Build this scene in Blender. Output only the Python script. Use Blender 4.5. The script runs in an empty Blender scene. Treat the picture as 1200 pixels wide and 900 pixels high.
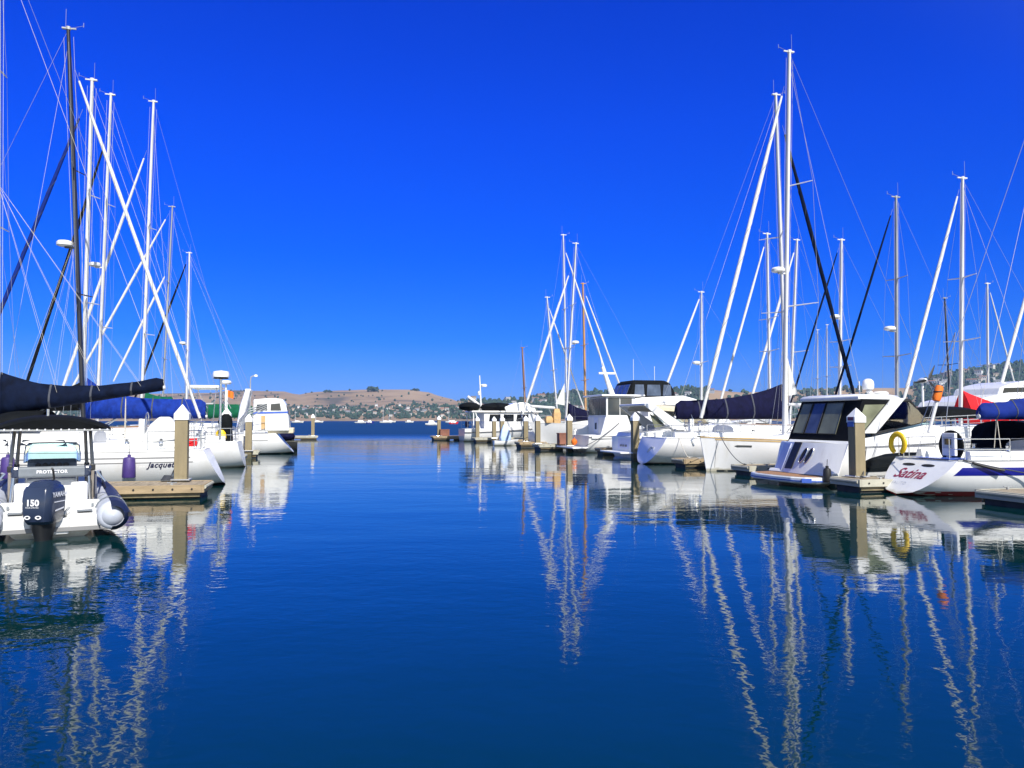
import bpy, math, random
from mathutils import Vector, Matrix, noise
R = math.radians
random.seed(7)
scene = bpy.context.scene
col = scene.collection
# ------------------------------------------------------------------ camera model (photo 1200x900)
FPX, CAMZ = 933.0, 2.2
PITCH = math.atan(42 / FPX)
CP, SP = math.cos(PITCH), math.sin(PITCH)
CAM = Vector((0, 0, CAMZ))
def ray(px, py):
    u, v = (px - 600) / FPX, (450 - py) / FPX
    return Vector((u, CP - v * SP, SP + v * CP))
def P(px, py, D):
    r = ray(px, py)
    return CAM + r * (D / r.y)
def GX(px, D):                      # ground x of a picture column at depth D
    return (px - 600) / FPX * D * 1.0
# ------------------------------------------------------------------ mesh builder
class MB:
    def __init__(s): s.v, s.f, s.sm, s.mi, s.m = [], [], [], [], 0
    def add(s, vs, fs, smooth=True):
        n = len(s.v)
        s.v += [tuple(v) for v in vs]
        for f in fs:
            s.f.append([i + n for i in f]); s.sm.append(smooth); s.mi.append(s.m)
        return s
    def box(s, c, d, rot=None):
        c = Vector(c); h = Vector(d) / 2
        vs = [Vector((x * h.x, y * h.y, z * h.z)) for x in (-1, 1) for y in (-1, 1) for z in (-1, 1)]
        if rot is not None: vs = [rot @ v for v in vs]
        return s.add([c + v for v in vs], [(0, 1, 3, 2), (4, 6, 7, 5), (0, 4, 5, 1), (2, 3, 7, 6), (0, 2, 6, 4), (1, 5, 7, 3)], False)
    def loft(s, rings, closed=True, cap0=True, cap1=True, smooth=True):
        n = len(rings[0]); vs = [p for r in rings for p in r]; fs = []
        for i in range(len(rings) - 1):
            for j in range(n if closed else n - 1):
                k = (j + 1) % n
                fs.append((i * n + j, i * n + k, (i + 1) * n + k, (i + 1) * n + j))
        if cap0: fs.append(tuple(range(n))[::-1])
        if cap1: fs.append(tuple((len(rings) - 1) * n + j for j in range(n)))
        return s.add(vs, fs, smooth)
    def tube(s, pts, r, n=8, flat=1.0):
        pts = [Vector(p) for p in pts]
        rs = r if isinstance(r, (list, tuple)) else [r] * len(pts)
        up = None; rings = []
        for i, p in enumerate(pts):
            t = (pts[min(i + 1, len(pts) - 1)] - pts[max(i - 1, 0)])
            if t.length < 1e-9: t = Vector((0, 0, 1))
            t.normalize()
            if up is None: up = Vector((0, 0, 1)) if abs(t.z) < .9 else Vector((0, 1, 0))
            a = (up - t * up.dot(t)); a = a.normalized() if a.length > 1e-6 else t.orthogonal().normalized()
            b = t.cross(a); up = a
            rings.append([p + (a * math.cos(6.28318 * k / n) + b * math.sin(6.28318 * k / n) * flat) * rs[i] for k in range(n)])
        return s.loft(rings)
    def lathe(s, c, prof, n=20, axis='z', sx=1, sy=1):
        c = Vector(c); rings = []
        for (r, z) in prof:
            ring = []
            for k in range(n):
                a = 6.28318 * k / n; x, y = r * math.cos(a) * sx, r * math.sin(a) * sy
                ring.append(c + (Vector((x, y, z)) if axis == 'z' else Vector((z, x, y)) if axis == 'x' else Vector((x, z, y))))
            rings.append(ring)
        return s.loft(rings)
    def prism(s, poly, a, b, smooth=False):   # poly = list of 3D points, extruded by vector from a*dir to b*dir
        r0 = [Vector(p) + Vector(a) for p in poly]; r1 = [Vector(p) + Vector(b) for p in poly]
        return s.loft([r0, r1], smooth=smooth)
    def xz(s, poly, y0, y1, smooth=False, top=None):      # polygon in the x-z plane extruded along y; y may be a function of z
        f0 = y0 if callable(y0) else (lambda z: y0); f1 = y1 if callable(y1) else (lambda z: y1)
        return s.loft([[(x, f0(z), z) for x, z in poly], [(x, f1(z), z) for x, z in poly]], smooth=smooth)
    def plate(s, pts, nrm, th=.006):
        nrm = Vector(nrm)
        return s.loft([[Vector(p) - nrm * th for p in pts], [Vector(p) + nrm * th for p in pts]], smooth=False)
    def build(s, name, m, parent=None, bevel=0, seg=2, ang=38):
        me = bpy.data.meshes.new(name)
        me.from_pydata(s.v, [], s.f)
        ms = m if isinstance(m, (list, tuple)) else [m]
        for x in ms: me.materials.append(x)
        me.polygons.foreach_set('use_smooth', s.sm)
        me.polygons.foreach_set('material_index', s.mi)
        me.update()
        import bmesh
        bm = bmesh.new(); bm.from_mesh(me); bmesh.ops.recalc_face_normals(bm, faces=bm.faces); bm.to_mesh(me); bm.free()
        if any(s.sm): me.set_sharp_from_angle(angle=R(ang))
        o = bpy.data.objects.new(name, me); col.objects.link(o)
        if parent is not None: o.parent = parent
        if bevel:
            b = o.modifiers.new('bevel', 'BEVEL'); b.width = bevel; b.segments = seg; b.limit_method = 'ANGLE'; b.angle_limit = R(40)
        return o
def tag(o, label=None, cat=None, group=None, kind=None):
    if label: o['label'] = label
    if cat: o['category'] = cat
    if group: o['group'] = group
    if kind: o['kind'] = kind
    return o
def thing(name, label, cat, loc=(0, 0, 0), rz=0, group=None):
    o = bpy.data.objects.new(name, None); col.objects.link(o)
    o.location = loc; o.rotation_euler = (0, 0, rz); o.empty_display_size = .2
    return tag(o, label, cat, group)
def text_mesh(body, size, shear=0, spacing=1, bold=0):
    c = bpy.data.curves.new('lettering', 'FONT'); c.body = body; c.size = size; c.shear = shear; c.space_character = spacing
    c.align_x = 'CENTER'; c.align_y = 'CENTER'; c.offset = bold; c.resolution_u = 3
    o = bpy.data.objects.new('lettering', c); col.objects.link(o)
    dg = bpy.context.evaluated_depsgraph_get(); dg.update()
    me = bpy.data.meshes.new_from_object(o.evaluated_get(dg))
    vs = [v.co.copy() for v in me.vertices]; fs = [list(p.vertices) for p in me.polygons]
    bpy.data.objects.remove(o); bpy.data.curves.remove(c); bpy.data.meshes.remove(me)
    return vs, fs
def lettering(body, size, fn, m, parent, name='lettering', **k):
    vs, fs = text_mesh(body, size, **k)
    mb = MB(); mb.add([fn(v.x, v.y) for v in vs], fs, False)
    return mb.build(name, m, parent)
# ------------------------------------------------------------------ materials
def mat(name, c, rough=.45, metal=0, var=.08, vs=2.5, bump=0, bs=30, coat=0, stretch=(1, 1, 1), spec=.5, dirt=None, dscale=4, dth=.55, waterline=None):
    m = bpy.data.materials.new(name); m.use_nodes = True
    nt = m.node_tree; N = nt.nodes; Lk = nt.links; b = N['Principled BSDF']
    b.inputs['Roughness'].default_value = rough; b.inputs['Metallic'].default_value = metal
    b.inputs['Coat Weight'].default_value = coat; b.inputs['Coat Roughness'].default_value = .08
    b.inputs['Specular IOR Level'].default_value = spec
    tc = N.new('ShaderNodeTexCoord'); mp = N.new('ShaderNodeMapping'); Lk.new(tc.outputs['Object'], mp.inputs[0]); mp.inputs['Scale'].default_value = stretch
    no = N.new('ShaderNodeTexNoise'); no.inputs['Scale'].default_value = vs; no.inputs['Detail'].default_value = 6; Lk.new(mp.outputs[0], no.inputs['Vector'])
    mr = N.new('ShaderNodeMapRange'); mr.inputs[1].default_value = .3; mr.inputs[2].default_value = .7; mr.inputs[3].default_value = 1 - var; mr.inputs[4].default_value = 1 + var
    Lk.new(no.outputs['Fac'], mr.inputs[0])
    mx = N.new('ShaderNodeMix'); mx.data_type = 'RGBA'; mx.blend_type = 'MULTIPLY'; mx.inputs[0].default_value = 1; mx.inputs[6].default_value = (*c, 1)
    cb = N.new('ShaderNodeCombineColor'); [Lk.new(mr.outputs[0], cb.inputs[i]) for i in range(3)]
    Lk.new(cb.outputs[0], mx.inputs[7]); out = mx.outputs[2]
    if dirt:
        n2 = N.new('ShaderNodeTexNoise'); n2.inputs['Scale'].default_value = dscale; n2.inputs['Detail'].default_value = 8; Lk.new(mp.outputs[0], n2.inputs['Vector'])
        m2 = N.new('ShaderNodeMapRange'); m2.inputs[1].default_value = dth; m2.inputs[2].default_value = dth + .2; Lk.new(n2.outputs['Fac'], m2.inputs[0]); m2.inputs[4].default_value = dirt[3]
        x2 = N.new('ShaderNodeMix'); x2.data_type = 'RGBA'; Lk.new(m2.outputs[0], x2.inputs[0]); Lk.new(out, x2.inputs[6]); x2.inputs[7].default_value = (*dirt[:3], 1); out = x2.outputs[2]
    if waterline:      # algae and scum stain just above the water, with a ragged upper edge
        sx = N.new('ShaderNodeSeparateXYZ'); Lk.new(tc.outputs['Object'], sx.inputs[0])
        n3 = N.new('ShaderNodeTexNoise'); n3.inputs['Scale'].default_value = 3; n3.inputs['Detail'].default_value = 6; Lk.new(tc.outputs['Object'], n3.inputs['Vector'])
        ad = N.new('ShaderNodeMath'); ad.operation = 'MULTIPLY_ADD'; Lk.new(n3.outputs['Fac'], ad.inputs[0]); ad.inputs[1].default_value = -waterline[3] * 1.4; Lk.new(sx.outputs[2], ad.inputs[2])
        m3 = N.new('ShaderNodeMapRange'); m3.inputs[1].default_value = -waterline[3] * .4; m3.inputs[2].default_value = waterline[3] * .35; m3.inputs[3].default_value = .8; m3.inputs[4].default_value = 0; Lk.new(ad.outputs[0], m3.inputs[0])
        x3 = N.new('ShaderNodeMix'); x3.data_type = 'RGBA'; Lk.new(m3.outputs[0], x3.inputs[0]); Lk.new(out, x3.inputs[6]); x3.inputs[7].default_value = (*waterline[:3], 1); out = x3.outputs[2]
    Lk.new(out, b.inputs['Base Color'])
    if bump:
        nb = N.new('ShaderNodeTexNoise'); nb.inputs['Scale'].default_value = bs; nb.inputs['Detail'].default_value = 4; Lk.new(mp.outputs[0], nb.inputs['Vector'])
        bp = N.new('ShaderNodeBump'); bp.inputs['Strength'].default_value = bump; bp.inputs['Distance'].default_value = .02; Lk.new(nb.outputs['Fac'], bp.inputs['Height']); Lk.new(bp.outputs[0], b.inputs['Normal'])
    return m
def glassmat(name, tint, mixf):
    m = bpy.data.materials.new(name); m.use_nodes = True; nt = m.node_tree; N = nt.nodes; Lk = nt.links
    N.remove(N['Principled BSDF']); o = N['Material Output']
    t = N.new('ShaderNodeBsdfTransparent'); t.inputs[0].default_value = (*tint, 1)
    g = N.new('ShaderNodeBsdfGlossy'); g.inputs['Roughness'].default_value = .04; g.inputs[0].default_value = (.9, .95, .95, 1)
    fr = N.new('ShaderNodeFresnel'); fr.inputs[0].default_value = 1.5
    ad = N.new('ShaderNodeMath'); ad.operation = 'ADD'; ad.use_clamp = True; Lk.new(fr.outputs[0], ad.inputs[0]); ad.inputs[1].default_value = mixf
    mx = N.new('ShaderNodeMixShader'); Lk.new(ad.outputs[0], mx.inputs[0]); Lk.new(t.outputs[0], mx.inputs[1]); Lk.new(g.outputs[0], mx.inputs[2]); Lk.new(mx.outputs[0], o.inputs[0])
    return m
ALG = (.16, .14, .07)
MT = dict(
 hull=mat('gelcoat_white', (.77, .77, .76), .28, var=.05, vs=.8, coat=.35, stretch=(1.6, 1.6, .35), dirt=(.50, .46, .36, .30), dscale=1.6, dth=.56, waterline=(.36, .33, .22, .13)),
 hullc=mat('gelcoat_cream', (.76, .74, .68), .32, var=.04, vs=.8, coat=.3, waterline=(.36, .33, .22, .13)),
 deck=mat('deck_white', (.76, .76, .73), .5, var=.05, vs=3, dirt=(.5, .48, .42, .35), dscale=2.5),
 house=mat('house_white', (.76, .76, .74), .3, var=.05, vs=1.2, coat=.3, stretch=(2, 2, .5), dirt=(.48, .45, .38, .28), dscale=1.5, dth=.57),
 cream=mat('canvas_cream', (.62, .55, .40), .8, spec=.12, var=.1, vs=4, bump=.3),
 tan=mat('canvas_tan', (.55, .36, .17), .8, spec=.12, var=.12, vs=4, bump=.3),
 navy=mat('canvas_navy', (.004, .0045, .026), .82, spec=.12, var=.35, vs=3, bump=1.0, bs=5, stretch=(1.6, 1.6, 1)),
 navyd=mat('canvas_dark_navy', (.002, .0055, .020), .85, spec=.12, var=.45, vs=2.5, bump=1.0, bs=5, stretch=(1.6, 1.6, 1)),
 black=mat('canvas_black', (.005, .006, .007), .8, spec=.12, var=.25, vs=4, bump=.4, bs=10),
 royal=mat('canvas_royal_blue', (.006, .028, .22), .75, spec=.12, var=.3, vs=3, bump=1.0, bs=5, stretch=(1.6, 1.6, 1)),
 bluec=mat('canvas_deep_blue', (.006, .02, .16), .75, spec=.12, var=.2, vs=3, bump=.5, bs=9),
 red=mat('canvas_red', (.62, .02, .025), .75, spec=.12, var=.15, vs=3, bump=.5, bs=8),
 green=mat('canvas_green', (.004, .085, .04), .8, spec=.12, var=.18, vs=3, bump=.4, bs=9),
 orange=mat('cloth_orange', (.8, .17, .01), .7, var=.15, vs=6, bump=.4),
 yellow=mat('vinyl_yellow', (.8, .52, .01), .45, var=.1, vs=8, bump=.2),
 purple=mat('fender_purple', (.055, .03, .17), .55, var=.15, vs=6, bump=.15),
 rubber=mat('rubber_black', (.014, .014, .015), .55, var=.3, vs=8),
 vinyl=mat('clear_vinyl_olive', (.17, .18, .115), .4, var=.3, vs=1.6, bump=.5, bs=3, coat=.12, spec=.3),
 vinylb=mat('clear_vinyl_smoke', (.07, .09, .13), .15, var=.35, vs=1.6, bump=.4, bs=3, coat=.3),
 teak=mat('teak', (.30, .16, .075), .65, var=.25, vs=3, bump=.3, stretch=(1, 12, 1)),
 dock=mat('dock_plank', (.30, .245, .17), .85, var=.3, vs=1.3, bump=.6, bs=14, stretch=(6, 1, 6), dirt=(.2, .17, .13, .5), dscale=2),
 beam=mat('dock_beam', (.34, .255, .15), .8, var=.22, vs=1.5, bump=.5, bs=12, stretch=(1, 6, 6), dirt=(.12, .12, .07, .6), dscale=1.2, waterline=(.10, .10, .05, .16)),
 dockw=mat('dock_pale', (.40, .385, .31), .8, var=.15, vs=2, bump=.4, dirt=(.25, .25, .18, .5), dscale=2.2),
 flt=mat('dock_float', (.03, .032, .03), .7, var=.4, vs=3),
 pile=mat('pile_concrete', (.25, .205, .12), .85, var=.16, vs=2.2, bump=.35, bs=22, dirt=(.15, .12, .065, .55), dscale=1.8, stretch=(2, 2, .45), waterline=(.03, .035, .02, .6)),
 cap=mat('pile_cap_white', (.8, .8, .79), .5, var=.05, vs=4, dirt=(.6, .58, .5, .4), dscale=7),
 alu=mat('mast_white', (.62, .62, .61), .35, var=.06, vs=2, stretch=(1, 1, .3)),
 alug=mat('mast_grey', (.36, .37, .37), .4, metal=.3, var=.1, vs=2, stretch=(1, 1, .3)),
 mblack=mat('mast_black', (.016, .016, .018), .4, var=.2, vs=2, coat=.3),
 mwood=mat('mast_varnish', (.52, .26, .07), .35, var=.2, vs=2, coat=.5, stretch=(6, 6, .4)),
 mwoodd=mat('mast_brown_varnish', (.24, .12, .06), .4, var=.2, vs=2, coat=.4, stretch=(6, 6, .4)),
 sail=mat('furled_sailcloth', (.60, .60, .575), .7, var=.05, vs=1.5, bump=1.0, bs=5, stretch=(2, 2, 1)),
 steel=mat('stainless', (.62, .63, .64), .22, metal=.9, var=.08, vs=5),
 wire=mat('rig_wire', (.33, .34, .36), .35, metal=.5, var=.05),
 rope=mat('rope_pale', (.5, .47, .4), .9, var=.15, vs=20),
 roped=mat('rope_dark', (.05, .055, .07), .9, var=.2, vs=20),
 glass=mat('dark_window', (.012, .015, .018), .06, var=.3, vs=1, spec=.7),
 glassb=mat('smoked_window', (.05, .06, .065), .08, var=.3, vs=1, spec=.7),
 aqua=glassmat('aqua_glass', (.60, .90, .88), .10),
 clear=glassmat('clear_glass', (.80, .86, .88), .22),
 stripe=mat('stripe_blue', (.008, .012, .22), .3, var=.05, coat=.4),
 stripel=mat('stripe_light_blue', (.05, .12, .50), .3, var=.05, coat=.4),
 stripeg=mat('stripe_grey', (.22, .22, .22), .4, var=.08),
 bootr=mat('boot_red', (.22, .012, .015), .5, var=.2, vs=4),
 bootk=mat('boot_black', (.015, .016, .02), .5, var=.2),
 rail=mat('rub_rail_tan', (.52, .36, .16), .6, var=.15, vs=4),
 tubeg=mat('inflatable_grey', (.44, .47, .54), .55, var=.06, vs=3, bump=.12, bs=14),
 tuben=mat('inflatable_navy', (.010, .016, .045), .5, var=.15, vs=3, bump=.12, bs=14),
 pad=mat('grey_bolster', (.16, .18, .2), .6, var=.12, vs=4, bump=.25, bs=18),
 post=mat('bronze_post', (.34, .30, .25), .35, metal=.4, var=.12, vs=5),
 motor=mat('outboard_paint', (.022, .032, .065), .25, var=.1, vs=4, coat=.5),
 motord=mat('outboard_black', (.01, .011, .013), .5, var=.2, vs=4),
 letw=mat('letter_white', (.78, .78, .8), .5, var=.02),
 letg=mat('letter_grey', (.45, .47, .52), .5, var=.02),
 letn=mat('letter_navy', (.015, .016, .06), .5, var=.02),
 letr=mat('letter_red', (.26, .015, .06), .5, var=.02),
 plateb=mat('plate_blue', (.05, .12, .42), .4, var=.05), plater=mat('plate_plum', (.15, .02, .06), .4, var=.05),
 skin=mat('grey_plastic', (.45, .47, .48), .5, var=.08),
 crate=mat('crate_brown', (.2, .08, .05), .7, var=.2),
)
# ------------------------------------------------------------------ world, sun, camera
SUN_EL = R(43); sx, sy = .42, -.9075
SUN = Vector((sx * math.cos(SUN_EL), sy * math.cos(SUN_EL), math.sin(SUN_EL)))
w = bpy.data.worlds.new('World'); scene.world = w; w.use_nodes = True
nt = w.node_tree; bg = nt.nodes['Background']
sky = nt.nodes.new('ShaderNodeTexSky'); sky.sky_type = 'NISHITA'; sky.sun_disc = False
sky.sun_elevation = SUN_EL; sky.sun_rotation = math.atan2(sx, sy); sky.altitude = 0; sky.air_density = 1.0; sky.dust_density = .15; sky.ozone_density = 3.0
SKY_STR = .066
# the sky's own colour by height above the horizon: a very deep, clear blue overhead that pales towards the horizon
gc = nt.nodes.new('ShaderNodeTexCoord'); sp_ = nt.nodes.new('ShaderNodeSeparateXYZ'); nt.links.new(gc.outputs['Generated'], sp_.inputs[0])
rp = nt.nodes.new('ShaderNodeValToRGB'); nt.links.new(sp_.outputs[2], rp.inputs[0])
GAIN = [(0, (.27, .49, 1.45)), (.045, (.19, .455, 1.5)), (.098, (.05, .385, 1.55)), (.20, (.0, .335, 1.8)), (.345, (.0, .315, 2.15)), (.47, (.0, .285, 2.15)), (.72, (1.0, 1.1, 1.4)), (1, (1.7, 1.6, 1.65))]
el = rp.color_ramp.elements
while len(el) < len(GAIN): el.new(.5)
for e_, (p_, c_) in zip(el, GAIN): e_.position = p_; e_.color = (*c_, 1)
tm = nt.nodes.new('ShaderNodeMix'); tm.data_type = 'RGBA'; tm.blend_type = 'MULTIPLY'; tm.inputs[0].default_value = 1
# paler sky on the sun's side, behind the camera
dt = nt.nodes.new('ShaderNodeVectorMath'); dt.operation = 'DOT_PRODUCT'; nt.links.new(gc.outputs['Generated'], dt.inputs[0]); dt.inputs[1].default_value = SUN
sm_ = nt.nodes.new('ShaderNodeMapRange'); sm_.interpolation_type = 'SMOOTHSTEP'; sm_.inputs[1].default_value = -.16; sm_.inputs[2].default_value = .5; nt.links.new(dt.outputs['Value'], sm_.inputs[0])
gm = nt.nodes.new('ShaderNodeMix'); gm.data_type = 'RGBA'; nt.links.new(sm_.outputs[0], gm.inputs[0]); nt.links.new(rp.outputs[0], gm.inputs[6]); gm.inputs[7].default_value = (1.7, 1.55, 1.6, 1)
nt.links.new(sky.outputs[0], tm.inputs[6]); nt.links.new(gm.outputs[2], tm.inputs[7]); nt.links.new(tm.outputs[2], bg.inputs[0])
bg.inputs[1].default_value = SKY_STR
sl = bpy.data.lights.new('sun', 'SUN'); sl.energy = 4.9; sl.angle = R(.53); sl.color = (1, .955, .88)
so = bpy.data.objects.new('sun', sl); col.objects.link(so); so.rotation_euler = SUN.to_track_quat('Z', 'Y').to_euler(); so.location = (40, -40, 60)
cd = bpy.data.cameras.new('camera'); cd.sensor_width = 36; cd.lens = 36 * FPX / 1200; cd.clip_start = .1; cd.clip_end = 20000
co = bpy.data.objects.new('camera', cd); col.objects.link(co); co.location = CAM; co.rotation_euler = (R(90) + PITCH, 0, 0); scene.camera = co
scene.view_settings.view_transform = 'Standard'; scene.view_settings.look = 'None'; scene.view_settings.gamma = 1; scene.view_settings.exposure = .48
# ------------------------------------------------------------------ water
def water_mat():
    m = bpy.data.materials.new('bay_water'); m.use_nodes = True; nt = m.node_tree; N = nt.nodes; Lk = nt.links; b = N['Principled BSDF']
    b.inputs['Base Color'].default_value = (.0004, .0225, .0255, 1); b.inputs['Roughness'].default_value = .03; b.inputs['IOR'].default_value = 1.48
    tc = N.new('ShaderNodeTexCoord')
    def nz(scale, st, det, off=0):
        mp = N.new('ShaderNodeMapping'); mp.inputs['Scale'].default_value = st; mp.inputs['Location'].default_value = (off, off * .7, 0); mp.inputs['Rotation'].default_value = (0, 0, R(6 + off)); Lk.new(tc.outputs['Object'], mp.inputs[0])
        n = N.new('ShaderNodeTexNoise'); n.inputs['Scale'].default_value = scale; n.inputs['Detail'].default_value = det; n.inputs['Roughness'].default_value = .5; n.inputs['Distortion'].default_value = .3; Lk.new(mp.outputs[0], n.inputs['Vector']); return n.outputs['Fac']
    def math_(op, a, bb, c=None):
        x = N.new('ShaderNodeMath'); x.operation = op
        for i, q in enumerate((a, bb, c)):
            if q is None: continue
            if isinstance(q, (int, float)): x.inputs[i].default_value = q
            else: Lk.new(q, x.inputs[i])
        return x.outputs[0]
    swell = nz(.45, (.5, 1.0, 1), 1, 3); ripple = nz(3.0, (.75, 1.0, 1), 2, 11); fine = nz(9.0, (.8, 1.0, 1), 2, 29)
    patch = nz(.05, (.5, 1.0, 1), 2, 17)          # wind cat's-paws: some water is smoother than the rest
    pm = N.new('ShaderNodeMapRange'); pm.inputs[1].default_value = .40; pm.inputs[2].default_value = .66; pm.inputs[3].default_value = .38; pm.inputs[4].default_value = 1.75; Lk.new(patch, pm.inputs[0])
    # the open bay past the berths is ruffled by wind
    sp = N.new('ShaderNodeSeparateXYZ'); Lk.new(tc.outputs['Object'], sp.inputs[0])
    far = N.new('ShaderNodeMapRange'); far.inputs[1].default_value = 75; far.inputs[2].default_value = 115; far.inputs[3].default_value = 1; far.inputs[4].default_value = 8.0; Lk.new(sp.outputs[1], far.inputs[0])
    ro = N.new('ShaderNodeMapRange'); ro.inputs[1].default_value = 78; ro.inputs[2].default_value = 125; ro.inputs[3].default_value = .03; ro.inputs[4].default_value = .42; Lk.new(sp.outputs[1], ro.inputs[0]); Lk.new(ro.outputs[0], b.inputs['Roughness'])
    amp = math_('MULTIPLY', pm.outputs[0], far.outputs[0])
    h = math_('MULTIPLY_ADD', swell, .017, math_('MULTIPLY', math_('MULTIPLY_ADD', ripple, .0044, math_('MULTIPLY', fine, .0015)), amp))
    bp = N.new('ShaderNodeBump'); bp.inputs['Strength'].default_value = 1; bp.inputs['Distance'].default_value = 1; Lk.new(h, bp.inputs['Height']); Lk.new(bp.outputs[0], b.inputs['Normal'])
    return m
wm = MB(); wm.add([(-6000, -300, 0), (6000, -300, 0), (6000, 6000, 0), (-6000, 6000, 0)], [(0, 1, 2, 3)], False)
tag(wm.build('water', water_mat()), kind='structure')
# ------------------------------------------------------------------ far hills (real terrain across the bay)
SKYL = [(-500, 30), (-100, 33), (100, 30), (250, 32), (270, 35), (330, 34), (350, 30), (366, 33), (400, 35), (430, 36), (480, 36), (500, 33), (520, 27), (545, 20), (600, 12), (900, 10), (1500, 10)]
SKYR = [(-500, 4), (300, 6), (430, 8), (480, 13), (520, 20), (545, 24), (580, 23), (600, 24), (640, 29), (665, 33), (690, 33), (720, 33), (760, 35), (800, 37), (830, 36), (870, 33), (910, 34), (960, 37), (1010, 38), (1060, 38), (1080, 44), (1100, 52), (1130, 58), (1165, 63), (1200, 66), (1300, 70), (1700, 60)]
def lerp_tab(tab, x):
    if x <= tab[0][0]: return tab[0][1]
    for (a, b), (c, d) in zip(tab, tab[1:]):
        if x <= c: t = (x - a) / (c - a); t = t * t * (3 - 2 * t); return b + (d - b) * t
    return tab[-1][1]
YS, YR1, YR2 = 1450.0, 2750.0, 1950.0
def ground(x, y):
    px = 600 + FPX * x / y
    h1 = lerp_tab(SKYL, px) / FPX * YR1; h2 = lerp_tab(SKYR, px) / FPX * YR2
    def prof(s): return 0 if s <= 0 else (s ** 1.25 if s < 1 else 1 - .25 * min(1, (s - 1)) ** 2)
    n = noise.fractal(Vector((x / 420, y / 420, 1.7)), 1.0, 2.0, 5)
    n2 = noise.noise(Vector((x / 150, y / 230, 5.1)))
    shore = YS + 50 * noise.noise(Vector((x / 500, 3.3, 0)))
    def ht(h, yr):
        s = (y - shore) / (yr - shore); e = 4 * max(0, min(1, s)) * (1 - max(0, min(1, s)))
        return h * prof(s) * (1 + e * (.22 * n + .10 * n2))
    return max(ht(h1, YR1), ht(h2, YR2)) + (-2.5 if y < shore else .8)
def build_hills():
    mb = MB(); NX, NY = 230, 90; vs = []
    for j in range(NY + 1):
        y = 1380 + (3700 - 1380) * (j / NY) ** 1.2
        for i in range(NX + 1):
            px = -420 + 2040 * i / NX; x = (px - 600) / FPX * y
            vs.append((x, y, ground(x, y)))
    fs = [(j * (NX + 1) + i, j * (NX + 1) + i + 1, (j + 1) * (NX + 1) + i + 1, (j + 1) * (NX + 1) + i) for j in range(NY) for i in range(NX)]
    mb.add(vs, fs)
    m = bpy.data.materials.new('dry_grass_hill'); m.use_nodes = True; nt = m.node_tree; N = nt.nodes; Lk = nt.links; b = N['Principled BSDF']; b.inputs['Roughness'].default_value = .95
    tc = N.new('ShaderNodeTexCoord'); n = N.new('ShaderNodeTexNoise'); n.inputs['Scale'].default_value = .007; n.inputs['Detail'].default_value = 9; Lk.new(tc.outputs['Object'], n.inputs['Vector'])
    cr = N.new('ShaderNodeValToRGB'); Lk.new(n.outputs['Fac'], cr.inputs[0])
    e = cr.color_ramp.elements; e[0].position = .36; e[0].color = (.09, .075, .05, 1); e[1].position = .68; e[1].color = (.32, .225, .135, 1)
    q = cr.color_ramp.elements.new(.45); q.color = (.24, .165, .095, 1)
    Lk.new(cr.outputs[0], b.inputs['Base Color'])
    tag(mb.build('hills', m, ang=180), kind='structure')
build_hills()
def hit_ground(px, py):
    r = ray(px, py); y = 1405.0
    while y < 3600:
        p = CAM + r * (y / r.y)
        if ground(p.x, p.y) > p.z: return Vector((p.x, p.y, ground(p.x, p.y)))
        y += 12
    return None
def tree_blob(mb, c, s, rnd, sq=1.0):
    t = 1.618; base = [(-1, t, 0), (1, t, 0), (-1, -t, 0), (1, -t, 0), (0, -1, t), (0, 1, t), (0, -1, -t), (0, 1, -t), (t, 0, -1), (t, 0, 1), (-t, 0, -1), (-t, 0, 1)]
    fc = [(0, 11, 5), (0, 5, 1), (0, 1, 7), (0, 7, 10), (0, 10, 11), (1, 5, 9), (5, 11, 4), (11, 10, 2), (10, 7, 6), (7, 1, 8), (3, 9, 4), (3, 4, 2), (3, 2, 6), (3, 6, 8), (3, 8, 9), (4, 9, 5), (2, 4, 11), (6, 2, 10), (8, 6, 7), (9, 8, 1)]
    a = rnd.random() * 6.28; ca, sa = math.cos(a), math.sin(a)
    vs = []
    for (x, y, z) in base:
        k = s / 1.9 * rnd.uniform(.6, 1.35)
        vs.append((c[0] + (x * ca - y * sa) * k, c[1] + (x * sa + y * ca) * k, c[2] + z * k * sq))
    mb.add(vs, fc, False)
def woods_mask(px, py):
    """How wooded the far shore is at a picture position: thick on the right-hand hill, thin on the dry one."""
    n = noise.fractal(Vector((px / 45, py / 14, 2.2)), 1.0, 2.0, 4)
    if px < 540:
        low = max(0, 1 - abs(py - 484) / 9)
        return .95 * low + .04 + (.5 if n > .42 else 0)
    k = .75 + n * .6
    if 830 < px < 1075 and py < 474: k -= .62
    if px < 600: k += .1
    return k
leaf = mat('hill_foliage', (.030, .055, .036), .9, var=.5, vs=.02)
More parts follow.
